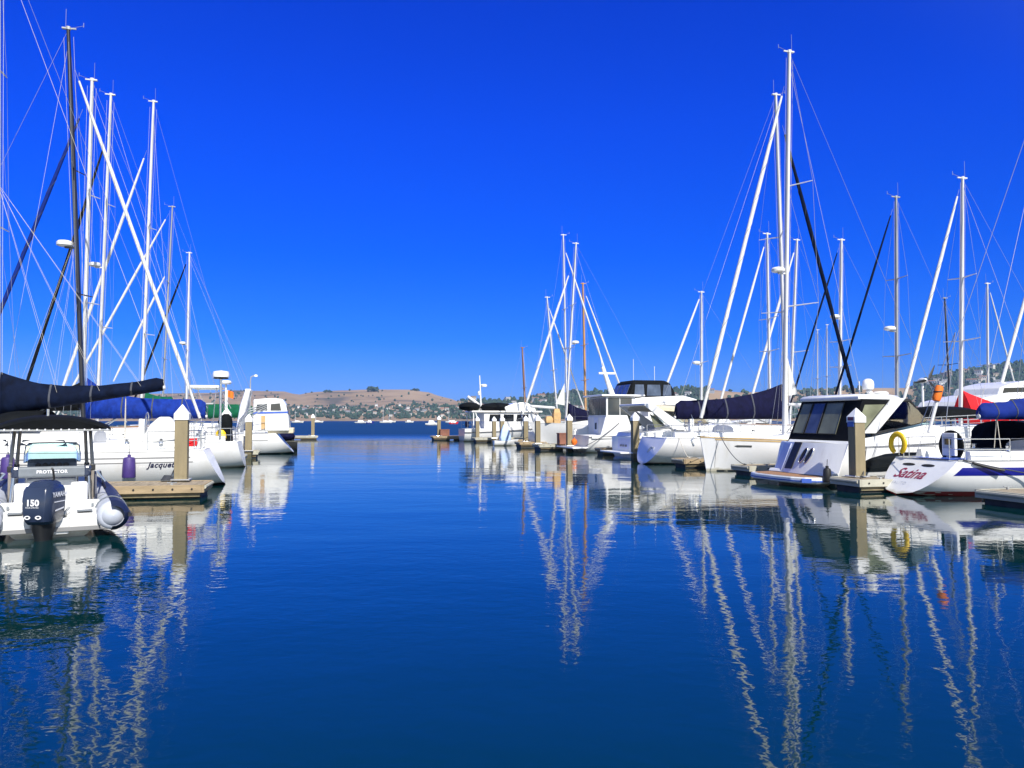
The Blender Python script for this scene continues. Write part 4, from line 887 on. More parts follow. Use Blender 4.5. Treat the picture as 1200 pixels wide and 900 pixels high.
# windscreen: framed side glass, header, raked front glass
for sd in (1, -1):
    y = sd * 1.55
    fr_ = [(1.62, 1.72), (2.72, 2.86), (3.22, 2.86), (3.95, 2.16)]
    for a, b in ((0, 1), (1, 2), (2, 3), (3, 0)): 
        p, q2 = Vector((fr_[a][0], y, fr_[a][1])), Vector((fr_[b][0], y * (.94 if b == 3 else 1), fr_[b][1])); p = Vector((p.x, y * (.94 if a == 3 else 1), p.z)); MB().tube([p, q2], .05 if a != 1 else .06, 6).build('windscreen_frame', MT['rubber'], TM)
    MB().tube([(3.12, y, 2.84), (3.42, y * .97, 2.08)], .03, 6).build('windscreen_frame', MT['rubber'], TM)
    side_pane(fr_, y, 'clear', TM, 'windscreen_side', .006)
    MB().loft([[Vector((2.2, y * 1.0, 1.86)), Vector((3.95, y * .9, 2.17))], [Vector((3.2, y * .99, 1.92)), Vector((5.0, y * .72, 2.12))]], closed=False, cap0=False, cap1=False).build('lower_glass', MT['aqua'], TM)
MB().loft([[Vector((3.22, y, 2.86)) for y in (-1.5, -.7, 0, .7, 1.5)], [Vector((5.0 - abs(y) * .55, y, 2.05)) for y in (-1.45, -.7, 0, .7, 1.45)]], closed=False, cap0=False, cap1=False).build('windscreen_glass', MT['aqua'], TM)
MB().box((2.95, 0, 2.80), (.35, 3.1, .14)).build('windscreen_header', MT['black'], TM, .03)
# radar gear on the hardtop
q = fM.cp(1017.5, 462, .4)
m_ = MB().tube([(q.x + .25, .4, 2.98), (q.x, .4, 3.28)], .09, 8).build('radar_mast', MT['house'], TM)
MB().lathe((q.x, .4, 3.30), [(0, 0), (.17, 0), (.20, .05), (.205, .2), (.18, .31), (.1, .38), (0, .40)], 20).build('radar_dome', MT['house'], m_)
q2 = fM.cp(1032, 458, .3); MB().lathe((q2.x, .3, 3.12), [(0, -.09), (.16, -.09), (.26, -.03), (.27, .06), (.2, .11), (0, .12)], 18).build('radome', MT['hullc'], TM)
q3 = fM.cp(1007, 452, .9); wire('antenna', (q3.x, .9, 2.95), (q3.x, .9, 3.62), .022, MT['house'], TM, 6)
rails(TM, hM, 4.5, 10.8, .62)
c = fM.world((-.35, -1.80, .42)); fender('black cylinder fender standing at the corner of the teak swim platform', c, .42, .13, 'rubber', rope=.3)
# ------------------------------------------------------------------ cabin trawler with glass house
fT = Frame(679, 54.6, DIRR); hT = Hull(13, 4.1, 1.15, 2.2, ws=.94, um=.4, rs=0, rb=1.3, zk=(-.1, -.6, -.3), fine=2.3, e0=.2, e1=1.0, sp=1.3)
TT = thing('motor_yacht', 'white cabin trawler with a tall glass house, flat roof and leaning white mast', 'motor yacht', fT.o, fT.rz, 'motor boats in the right row')
hT.hull_mb(26, 9).build('hull', MT['hull'], TT, ang=40); hT.deck_mb().build('deck', MT['deck'], TT); hT.edge_tube(.04, dz=-.1, out=.02).build('rub_rail', MT['stripeg'], TT)
MB().xz([(1.25, 1.0), (1.25, 2.42), (4.6, 2.42), (5.6, 2.0), (9.8, 1.9), (10, 1.0)], -1.9, 1.9).build('lower_cabin', MT['house'], TT, .04)
MB().xz([(.2, .95), (.2, 1.15), (.8, 1.2), (1.15, 2.40), (2.2, 2.40), (2.2, .95)], -2.02, -1.92).build('cockpit_side', MT['house'], TT, .02); MB().xz([(.2, .95), (.2, 1.45), (.9, 1.6), (2.2, 2.40), (2.2, .95)], 1.92, 2.02).build('cockpit_side', MT['house'], TT, .02)
gh = MB().xz([(1.28, 2.42), (1.28, 3.75), (3.3, 3.75), (3.9, 2.42)], -1.8, 1.8).build('glass_house', MT['house'], TT, .03)
for sd in (-1, 1):
    for k in range(2): side_pane([(1.40 + k * .88, 2.52), (2.22 + k * .88, 2.52), (2.22 + k * .88, 3.68), (1.40 + k * .88, 3.68)], sd * 1.81, 'glassb', gh)
for y0 in (-1.72, -.55, .62): quad_pane([(1.27, y0, 2.52), (1.27, y0 + 1.08, 2.52), (1.27, y0 + 1.08, 3.68), (1.27, y0, 3.68)], 'glassb', gh)
MB().box((2.45, 0, 3.83), (3.1, 4.0, .13)).build('roof', MT['house'], TT, .05)
quad_pane([(1.235, -.3, 1.30), (1.235, .5, 1.30), (1.235, .5, 2.35), (1.235, -.3, 2.35)], 'stripel', TT, 'cabin_door').data.materials[0] = mat('door_shade_tint', (.62, .66, .78), .4, var=.04)  # blue shade of the rear bulkhead is painted into the door colour
quad_pane([(1.21, -.05, 1.55), (1.21, .28, 1.55), (1.21, .28, 2.0), (1.21, -.05, 2.0)], 'glassb', TT, 'door_window')
MB().box((-.55, 0, .34), (1.1, 3.7, .12)).build('swim_platform', MT['house'], TT, .04)
for y in (-1.2, 1.2): MB().tube([(-.8, y, .28), (-.02, y, -.1)], .04, 6).build('platform_strut', MT['steel'], TT)
a, b = fT.cp(718, 461), fT.cp(706, 430); ms = MB().tube([Vector((a.x, 0, 3.85)), b], [.2, .12], 10).build('mast', MT['house'], TT)
c = fT.cp(711, 437.5); MB().box(c, (1.2, .14, .14)).build('crossbar', MT['house'], ms, .03); wire('antenna', b, b + Vector((-.3, 0, 1.4)), .02, MT['house'], ms, 5)
rails(TT, hT, 5.5, 11.8, .75)
mb = MB(); mb.tube(bezier((2.1, -2.06, 2.0), (-.3, -2.2, .5), .12, 8), .022, 5); mb.build('stern_line', MT['roped'], TT)
# ------------------------------------------------------------------ express cruiser with cream canopy, nearer than the trawler
fU = Frame(729, 47.4, DIRR); hU = Hull(12.5, 4.3, 1.2, 2.0, ws=.93, um=.4, rs=.1, rb=1.6, zk=(-.1, -.6, -.3), fine=2.3, e0=.22, e1=1.1, sp=1.4)
TU = thing('motor_yacht', 'white express cruiser with cream canopy, sloping white arch and shade-tinted stern panel', 'motor yacht', fU.o, fU.rz, 'motor boats in the right row')
hu = hU.hull_mb(26, 9).build('hull', MT['hull'], TU, ang=40); hU.deck_mb().build('deck', MT['deck'], TU); hU.edge_tube(.04, dz=-.1, out=.02).build('rub_rail', MT['stripeg'], TU)
quad_pane([(.06, -.9, .5), (.06, .9, .5), (.12, .9, 1.1), (.12, -.9, 1.1)], 'stripel', TU, 'transom_panel').data.materials[0] = mat('panel_shade_tint', (.60, .62, .80), .4, var=.05)  # lavender here is the stern's shade, given as a surface colour
for k in range(3): quad_pane([(.035, -.55 + k * .4, .62), (.035, -.3 + k * .4, .62), (.045, -.3 + k * .4, .74), (.045, -.55 + k * .4, .74)], 'stripeg', TU, 'transom_lettering')
MB().box((-.4, 0, .3), (.8, 3.4, .1)).build('swim_platform', MT['house'], TU, .03)
MB().xz([(.3, 1.15), (.45, 1.45), (2.6, 1.75), (5.5, 1.95), (9, 1.8), (9, 1.1), (.3, 1.05)], -1.9, 1.9).build('cabin', MT['house'], TU, .06)
for sd in (1, -1):
    MB().xz([(.55, 3.05), (1.15, 3.1), (2.95, 1.95), (3.1, 1.6), (2.4, 1.6)], sd * 1.95 - .06, sd * 1.95 + .06).build('arch', MT['house'], TU, .03)
    side_pane([(1.3, 1.75), (2.0, 1.85), (1.5, 2.3), (1.0, 2.55)], sd * 1.75, 'vinyl', TU, 'side_curtain')
MB().box((.95, 0, 3.08), (.7, 4.0, .14)).build('arch_top', MT['house'], TU, .05)
rings = []
for k in range(9):
    t = k / 8; x = 1.1 + 2.9 * t; z = 3.12 - .22 * t ** 2; rings.append([(x, 1.8 * q, z - .22 * abs(q) ** 3) for q in (-1, -.7, -.3, .3, .7, 1)] + [(x, 1.8 * q, z - .22 * abs(q) ** 3 - .16) for q in (1, .7, .3, -.3, -.7, -1)])
MB().loft(rings).build('canopy', MT['cream'], TU, ang=50)
MB().loft([[Vector((4.0, y, 2.75)) for y in (-1.6, -.8, 0, .8, 1.6)], [Vector((5.3 - abs(y) * .3, y, 1.95)) for y in (-1.6, -.8, 0, .8, 1.6)]], closed=False, cap0=False, cap1=False).build('windscreen', MT['glassb'], TU)
for sd in (1, -1): side_pane([(3.0, 2.0), (4.9, 2.0), (4.0, 2.75), (2.6, 2.75)], sd * 1.68, 'clear', TU, 'windscreen_side')
rails(TU, hU, 5.6, 11.4, .7)
# ------------------------------------------------------------------ flybridge boat with black enclosure, behind the trawler
fY = Frame(722, 60, DIRR); hY = Hull(13.5, 4.4, 1.3, 2.5, ws=.93, um=.4, rs=.1, rb=1.6, zk=(-.1, -.6, -.3), fine=2.3, e0=.22, e1=1.1, sp=1.4)
TY = thing('motor_yacht', 'white motor yacht with black canvas and clear windows round its flybridge', 'motor yacht', fY.o, fY.rz, 'motor boats in the right row')
hY.hull_mb(24, 8).build('hull', MT['hull'], TY, ang=40); hY.deck_mb().build('deck', MT['deck'], TY)
cb = MB().xz([(1.8, 1.2), (1.8, 3.3), (6.4, 3.3), (8.6, 2.1), (8.6, 1.2)], -1.85, 1.85).build('cabin', MT['house'], TY, .05)
for x0, x1 in ((2.2, 3.8), (4.0, 5.8)): 
    for sd in (1, -1): side_pane([(x0, 2.35), (x1 + .2, 2.3), (x1, 3.1), (x0, 3.1)], sd * 1.86, 'glass', cb)
MB().box((3.4, 0, 3.38), (6.2, 4.1, .16)).build('flybridge_deck', MT['hullc'], TY, .05)
MB().xz([(.4, 3.45), (.3, 3.7), (1.4, 3.85), (4.6, 4.0), (5.6, 3.75), (6.3, 3.45)], -1.9, 1.9).build('flybridge_coaming', MT['house'], TY, .06)
er = []
for z, xa_, xb_, w_ in ((3.78, .15, 4.35, 1.75), (4.42, .425, 4.15, 1.715), (4.95, .65, 3.85, 1.62), (5.14, .9, 3.5, 1.4)):
    er.append([(xa_, -w_ * .92, z), (xa_ + .12, -w_, z), (xb_ - .5, -w_, z), (xb_, -w_ * .7, z), (xb_, w_ * .7, z), (xb_ - .5, w_, z), (xa_ + .12, w_, z), (xa_, w_ * .92, z)])
eo = MB().loft(er, smooth=False).build('canvas_enclosure', MT['black'], TY, .04)
for x0, x1 in ((.75, 1.55), (1.72, 2.85), (3.0, 3.7)):
    for sd in (1, -1): quad_pane([(x0, sd * 1.765, 3.98), (x1, sd * 1.765, 3.98), (x1 - .03, sd * 1.69, 4.80), (x0 + .1, sd * 1.69, 4.80)], 'vinylb', eo, 'clear_panel', .012)
for y0, y1 in ((-1.45, -.55), (-.42, .42), (.55, 1.45)): quad_pane([(.205, y0, 3.98), (.205, y1, 3.98), (.565, y1, 4.82), (.565, y0, 4.82)], 'vinylb', eo, 'clear_panel', .02)
for x, z, y in ((1.9, 6.9, 1.2), (2.6, 6.2, -1.2)): wire('antenna', (x, y, 5.0), (x, y, z), .018, MT['house'], TY, 5)
# ------------------------------------------------------------------ far flybridge cruiser with black covers
fV = Frame(541, 82, DIRR); hV = Hull(11.5, 4.0, 1.3, 2.1, ws=.95, um=.4, rs=0, rb=1.2, zk=(-.1, -.5, -.3), fine=2.3, e0=.22, e1=1.0)
TV = thing('motor_yacht', 'far white flybridge cruiser with rounded black covers and a thin radar mast', 'motor yacht', fV.o, fV.rz, 'motor boats in the right row')
hV.hull_mb(22, 8).build('hull', MT['hull'], TV, ang=40); hV.deck_mb().build('deck', MT['deck'], TV); hV.edge_tube(.05, dz=-.35, out=.02).build('rub_rail', MT['stripeg'], TV)
P_ = lambda *pts: pp(fV, pts, -1.7)
cb = MB().xz([(2.0, 1.2), (2.0, 2.95), (7.0, 2.95), (8.6, 1.9), (8.6, 1.2)], -1.75, 1.75).build('cabin', MT['house'], TV, .05)
for x0, x1 in ((2.5, 3.7), (3.95, 5.1), (5.35, 6.6)): side_pane([(x0, 2.05), (x1, 2.05), (x1, 2.75), (x0 + .1, 2.75)], -1.76, 'glass', cb); side_pane([(x0, 2.05), (x1, 2.05), (x1, 2.75), (x0 + .1, 2.75)], 1.76, 'glass', cb)
quad_pane([(7.1, -1.4, 2.85), (7.1, 1.4, 2.85), (8.2, 1.4, 2.15), (8.2, -1.4, 2.15)], 'glass', cb, 'windscreen')
MB().box((4.4, 0, 3.03), (7.4, 3.9, .16)).build('roof', MT['hullc'], TV, .05)
for x in (.9, 1.1):
    for sd in (1, -1): wire('roof_post', (x, sd * 1.8, 2.97), (x + .5 * (x > 1), sd * 1.85, 1.2), .06, MT['house'], TV, 8)
MB().xz([(4.4, 3.1), (4.2, 3.5), (5.4, 3.95), (6.6, 4.0), (7.4, 3.5), (7.6, 3.1)], -1.4, 1.4).build('flybridge_coaming', MT['house'], TV, .08)
def pillow(mb, c, rx, ry, rz_, n=12, m=7, seed=0):
    rings = []
    for i in range(m + 1):
        t = math.pi * i / m; rings.append([(c[0] + rx * math.cos(t), c[1] + ry * math.sin(t) * math.cos(6.2832 * k / n) * 1, c[2] + rz_ * math.sin(t) ** .8 * math.sin(6.2832 * k / n) * (1 + .12 * noise.noise(Vector((i * .7, k * .5, seed))))) for k in range(n)])
    return mb.loft(rings)
c1 = fV.cp(550, 477, 0); pillow(MB(), (c1.x + .0, 0, 3.55), 1.1, 1.3, .48, seed=2).build('dinghy_cover', MT['black'], TV)
c2 = fV.cp(583, 477, 0); pillow(MB(), (c2.x - .1, 0, 3.5), 1.75, 1.5, .5, seed=5).build('flybridge_cover', MT['black'], TV)
a, b = fV.cp(548, 464.5, .3), fV.cp(562, 475, .3); MB().tube([a, b, Vector((b.x + .05, .3, 3.1))], [.14, .17, .16], 8).build('boat_crane', MT['house'], TV)
a, b = fV.cp(564, 478, 0), fV.cp(562, 440, 0); ms = MB().tube([Vector((a.x, 0, 3.1)), b], [.10, .05], 8).build('mast', MT['house'], TV)
c = fV.cp(567, 452, 0); MB().lathe(c, [(0, -.14), (.32, -.12), (.36, .05), (.25, .15), (0, .17)], 14).build('radar_dome', MT['house'], ms); c = fV.cp(561.5, 461, 0); MB().lathe(c, [(0, -.2), (.13, -.18), (.17, .1), (0, .28)], 12).build('horn', MT['house'], ms)
rails(TV, hV, 5.5, 10.4, .8); rails(TV, hV, .3, 2.0, .8, 3, 'cockpit_rail')
MB().box((.35, -1.2, 1.75), (.35, .4, .6)).build('covered_grill', MT['navy'], TV, .08)
# ------------------------------------------------------------------ white flybridge yacht at the right edge
fW = Frame(1128, 47, DIRR); hW = Hull(17, 4.8, 1.6, 2.6, ws=.92, um=.4, rs=0, rb=1.8, fine=2.3, e0=.22, e1=1.0)
TW = thing('motor_yacht', 'big white flybridge yacht with dark wraparound windows behind the blue boom cover', 'motor yacht', fW.o, fW.rz, 'motor boats in the right row')
hW.hull_mb(22, 8).build('hull', MT['hull'], TW, ang=40); hW.deck_mb().build('deck', MT['deck'], TW)
y = -1.9
MB().xz(pp(fW, [(1133, 476), (1137, 470), (1160, 464.5), (1182, 460), (1260, 458), (1275, 478)], y), -2.0, 2.0).build('main_cabin', MT['house'], TW, .08)
up = MB().xz(pp(fW, [(1173, 463), (1176, 454), (1190, 449), (1205, 446), (1245, 446), (1255, 462)], y), -1.7, 1.7).build('upper_cabin', MT['house'], TW, .08)
side_pane(pp(fW, [(1175, 460.5), (1177, 454.5), (1240, 453), (1244, 460)], -1.72), -1.72, 'glass', up); side_pane(pp(fW, [(1180, 472), (1184, 467.5), (1250, 465), (1250, 471)], -2.02), -2.02, 'glass', TW)
q = fW.cp(1178, 454, -1.7); quad_pane([(q.x - .16, -1.5, q.z - .5), (q.x - .16, 1.5, q.z - .5), (q.x - .05, 1.5, q.z - .02), (q.x - .05, -1.5, q.z - .02)], 'glass', up)
# ------------------------------------------------------------------ black bimini boat and wind generator between yacht and blue striped sloop
fX = Frame(1068, 33.2, DIRR); hX = Hull(9.5, 3.2, 1.1, 1.5, ws=.85, e0=.3)
TX = thing('motor_boat', 'small white cruiser with a long black bimini and wind generator behind the motor yacht', 'motor boat', fX.o, fX.rz, 'motor boats in the right row')
hX.hull_mb(20, 7).build('hull', MT['hull'], TX); hX.deck_mb().build('deck', MT['deck'], TX)
a, b = fX.cp(1071, 482), fX.cp(1127, 483); rings = []
for k in range(11):
    t = k / 10; x = a.x + (b.x - a.x) * t; zc = 2.78 - .28 * (2 * t - 1) ** 4; rings.append([(x, 1.35 * q, zc - .15 * q * q) for q in (-1, -.6, 0, .6, 1)] + [(x, 1.35 * q, zc - .15 * q * q - .34 * (1 - (2 * t - 1) ** 6) - .03) for q in (1, .6, 0, -.6, -1)])
MB().loft(rings).build('bimini', MT['black'], TX, ang=60)
for k in range(4):
    for sd in (1, -1): x = a.x + .25 + (b.x - a.x - .5) * k / 3; wire('bimini_leg', (x, sd * 1.25, 2.4), (x, sd * 1.3, 1.1), .025, MT['steel'], TX, 6)
rails(TX, hX, .4, 8.0, .75, 8, 'side_rail')
MB().xz([(2, 1.0), (2, 1.55), (6, 1.65), (8, 1.3), (8, 1.0)], -1.1, 1.1).build('cabin', MT['house'], TX, .05)
q = fX.cp(1081, 446, .4); gp = MB().tube([(q.x, .4, 1.1), (q.x, .4, q.z)], .045, 8).build('generator_pole', MT['house'], TX)
ng = MB().lathe((q.x, .4, q.z), [(0, -.28), (.09, -.2), (.12, .05), (.07, .22), (0, .26)], 12, 'y').build('wind_generator', MT['house'], gp)
mb = MB()
for ang in (62, 190, 318):
    d2 = Vector((math.cos(R(ang)), 0, math.sin(R(ang)))); n2 = Vector((-d2.z, 0, d2.x)); c = Vector((q.x, .08, q.z))
    mb.loft([[c + d2 * r_ + n2 * w_ + Vector((0, .012 * s_ + w_ * .3, 0)) for w_, s_ in ((-ww, 0), (0, 1), (ww * .7, 0), (0, -1))] for r_, ww in ((.08, .03), (.2, .075), (.5, .05), (.72, .018))])
mb.build('rotor', MT['motord'], gp)
# ------------------------------------------------------------------ pilothouse boat, left row
fI = Frame(346, 53, ML); hI = Hull(12, 4.0, 1.30, 1.7, ws=.78, rs=.85, zk=(.05, -.5, -.3), e0=.32)
TI = thing('motor_boat', 'white pilothouse boat with blue stripe and sloping stern in the left row', 'motor boat', fI.o, fI.rz, 'motor boats in the left row')
hi = hI.hull_mb(24, 9).build('hull', MT['hull'], TI, ang=45); hI.deck_mb().build('deck', MT['deck'], TI); hI.edge_tube(.03).build('toe_rail', MT['deck'], TI)
hI.band(.86, .90, .08, .95).build('side_stripe', MT['stripeg'], hi); hI.band(-.05, .07, 0, .98).build('boot_stripe', MT['bootk'], hi)
y = 1.5
hp = [(296, 505), (297, 468), (316, 466.5), (331, 467.5), (335, 474), (338, 487), (339, 505)]
cb = MB().xz(pp(fI, hp, y), -1.5, 1.5).build('pilothouse', MT['house'], TI, .08)
side_pane(pp(fI, [(317, 481), (317.5, 473.5), (328, 472.5), (329.5, 481)], y + .01), y + .01, 'glassb', cb); side_pane(pp(fI, [(300, 481), (301, 474), (313, 473.5), (313.5, 481)], y + .01), y + .01, 'glassb', cb)
side_pane(pp(fI, [(296.5, 485), (296.5, 483), (337.5, 482), (337.8, 484)], y + .012), y + .012, 'stripel', cb, 'blue_band')
MB().box((fI.cp(330, 500, 0).x, 0, 1.5), (1.6, 2.6, .35)).build('cockpit_coaming', MT['cream'], TI, .05)
for xx_ in (fI.cp(337, 500, 1.5).x, fI.cp(328, 500, 1.5).x): wire('flag_staff', (xx_, 1.0, 1.3), (xx_ - .15, 1.0, 2.6), .02, MT['steel'], TI, 5)
quad_pane([fI.cp(306, 503, y + .015), fI.cp(311, 503, y + .015), fI.cp(311, 487, y + .015), fI.cp(306, 487, y + .015)], 'tan', cb, 'door'); qq = fI.cp(317.5, 482, 0); q2 = fI.cp(336, 474, y); q3 = fI.cp(338, 486, y); quad_pane([(q2.x - .02, -1.2, q2.z), (q2.x - .02, 1.2, q2.z), (q3.x - .03, 1.25, q3.z), (q3.x - .03, -1.25, q3.z)], 'glassb', cb, 'aft_window')
a, b = fI.cp(290.5, 457, .8), fI.cp(285.5, 476, .8)
for sd in (1, -1): MB().tube([Vector((a.x, sd * .8, a.z)), Vector((b.x, sd * .9, b.z)), Vector((b.x + .3, sd * 1.3, 1.4))], [.16, .22, .12], 8).build('arch', MT['house'], TI)
MB().box((a.x, 0, a.z), (.35, 1.8, .14)).build('arch_top', MT['house'], TI, .04)
for k in range(4):
    z0 = fI.cp(300, 476 + k * 7, 1.2).z; MB().tube([fI.cp(313, 473 + k * 2, 1.5), fI.cp(291, 480 + k * 3, 1.5), fI.cp(281 - k, 492 + k * 3, 1.5), fI.cp(278, 506, 1.5)], .045, 6).build('davit_rail', MT['steel'], TI)
a = fI.cp(293.5, 460, 0); b = fI.cp(293.5, 446, 0); c = fI.cp(298, 440, 0); lp = MB().tube([Vector((a.x, 0, 1.5)), b, b + Vector((-.04, 0, .25)), c], .04, 6).build('light_pole', MT['alug'], TI); MB().lathe(c + Vector((-.1, 0, -.02)), [(0, -.08), (.13, -.05), (.1, .06), (0, .1)], 10).build('lamp_head', MT['house'], lp)
rails(TI, hI, 1.8, 5, .75, 4, 'side_rail')
q = fI.cp(316, 494, 1.2); MB().loft([[(q.x + a_ * k, 1.2 + b_ * k, q.z + z) for a_, b_ in ((-1, -1), (1, -1), (1, 1), (-1, 1))] for k, z in ((.16, -.2), (.17, 0), (.12, .2))]).build('blue_cover', MT['royal'], TI, .05)
# dinghy under a dark cover behind it
f2 = Frame(349, 58, ML); D2 = thing('dinghy', 'small dinghy under a dark navy cover beyond the pilothouse boat', 'dinghy', f2.o, f2.rz)
h2 = Hull(2.6, 1.3, .6, .8, ws=.8, zk=(-.1, -.2, -.1)); h2.hull_mb(14, 6).build('hull', MT['rubber'], D2); pillow(MB(), (.9, 0, 1.0), .75, .6, .35, seed=9).build('cover', MT['navy'], D2)
# light blue wrapped dinghy and boxes on the right docks
f3 = Frame(578.5, 68.0, DIRR); D3 = thing('dinghy', 'small dinghy wrapped in a light blue cover at the orange brown dock end', 'dinghy', f3.o, f3.rz)
bluewrap = mat('light_blue_wrap', (.45, .58, .80), .7, var=.12, vs=4, bump=.4)
Hull(2.2, 1.0, .45, .55, ws=.8, zk=(-.1, -.15, -.1)).hull_mb(12, 6).build('hull', MT['hull'], D3); MB().loft([[(1.0 + a_ * k, b_ * k * .7, z) for a_, b_ in ((-1, -1), (1, -1), (1, 1), (-1, 1))] for k, z in ((.42, .35), (.48, .7), (.34, 1.3), (.14, 1.8))]).build('cover', bluewrap, D3, .08)
def dbox(label, px, D, z, dims, m, lid=True):
    e = Vector((GX(px, D), D, z)); T = thing('dock_box', label, 'box', e, fJ.rz)
    MB().box((0, 0, dims[2] / 2), dims).build('body', MT[m], T, .02); MB().box((0, 0, dims[2] + .03), (dims[0] + .06, dims[1] + .06, .07)).build('lid', MT[m], T, .02)
dbox('reddish brown storage box on the farthest right dock', 521, 86.7, .46, (1.0, .7, .65), 'crate')
dbox('dark crate on the dock beside the pile and the orange buoy', 659, 56.6, .46, (.65, .6, .75), 'crate')
q = P(673, 518, 53.2); T = thing('mooring_buoy', 'round orange buoy hanging at the far quarter of the cabin trawler', 'buoy', q); MB().lathe((0, 0, 0), [(0, -.22), (.12, -.18), (.21, -.04), (.20, .09), (.11, .2), (.04, .22), (.04, .3), (0, .3)], 16).build('ball', MT['orange'], T); MB().tube([(0, 0, .35), (0, .05, .9)], .02, 5).build('line', MT['roped'], T)
# small red boat and low white boats out in the bay
for (px_, D, L_, m_, lab) in ((532, 420, 5, 'red', 'small red boat out in the bay next to the far cruiser'), (424, 520, 9, 'house', 'low white motor boat moored in the bay left of the tall bay mast'), (480, 640, 7, 'house', 'tiny white boat moored in the bay right of the tall bay mast'), (507, 330, 6, 'house', 'small white cabin boat in the bay just left of the farthest dock'), (434, 480, 5, 'stripe', 'small dark blue boat moored in the bay beside the low white motor boat')):
    f_ = Frame(px_ - L_ / 2 / D * FPX, D, Vector((1, .1, 0))); T = thing('moored_boat', lab, 'motor boat', f_.o, f_.rz, 'boats moored out in the bay'); Hull(L_, L_ * .33, .8, 1.2).hull_mb(12, 5).build('hull', MT['hull' if m_ != 'stripe' else 'stripe'] if m_ != 'red' else MT['red'], T)
    MB().xz([(L_ * .2, .5), (L_ * .25, 2.0), (L_ * .55, 2.0), (L_ * .7, .9), (L_ * .7, .5)], -.8, .8).build('cabin', MT['house'], T, .05)
# ------------------------------------------------------------------ things on the stern of the royal blue boom boat
q = fC.world((.8, .5, 1.25)); 
T = thing('covered_outboard', 'tall outboard wrapped in a black cover on the stern left of the pilothouse boat', 'outboard', Vector((GX(267, 37.2), 37.2, 1.15)), fC.rz)
pts = []; mb = MB(); mb.loft([[(a_ * k + dx, b_ * k * .8, z) for a_, b_ in ((math.cos(t), math.sin(t)) for t in [6.2832 * j / 14 for j in range(14)])] for z, k, dx in ((-.25, .12, -.05), (.0, .18, -.08), (.3, .2, -.05), (.62, .27, .05), (.95, .33, .1), (1.2, .26, .08), (1.33, .1, .05))]); mb.build('cover', MT['black'], T, ang=60)
MB().tube([(-.1, 0, -.2), (-.25, 0, -.75)], [.1, .07], 8).build('leg', MT['motord'], T)
q = Vector((GX(259.5, 37.0), 37.0, 1.30)); T = thing('lifesaving_bag', 'yellow rescue bag on the stern rail below the tall radar pole', 'bag', q, fC.rz)
MB().loft([[(a_ * .24 * k, b_ * .15 * k, z) for a_, b_ in ((math.cos(t), math.sin(t)) for t in [6.2832 * j / 12 for j in range(12)])] for z, k in ((-.3, .5), (-.26, .9), (-.05, .85), (.1, 1), (.3, .95), (.42, .6), (.45, .1))]).build('body', MT['yellow'], T)
q = P(270, 463, 46.5); T = thing('flag', 'faded orange flag on a staff above the green boom cover', 'flag', q, 0)
MB().tube([(-.18, 0, .3), (-.18, 0, -2.6)], .025, 6).build('staff', MT['house'], T)
MB().loft([[(-.17 + .34 * k / 8, .04 * math.sin(k * 1.1) + e_, .1 - .12 * k / 8 + a_ * .2) for a_, e_ in ((-1, 0), (1, 0), (1, .012), (-1, .012))] for k in range(9)]).build('cloth', MT['orange'], T)
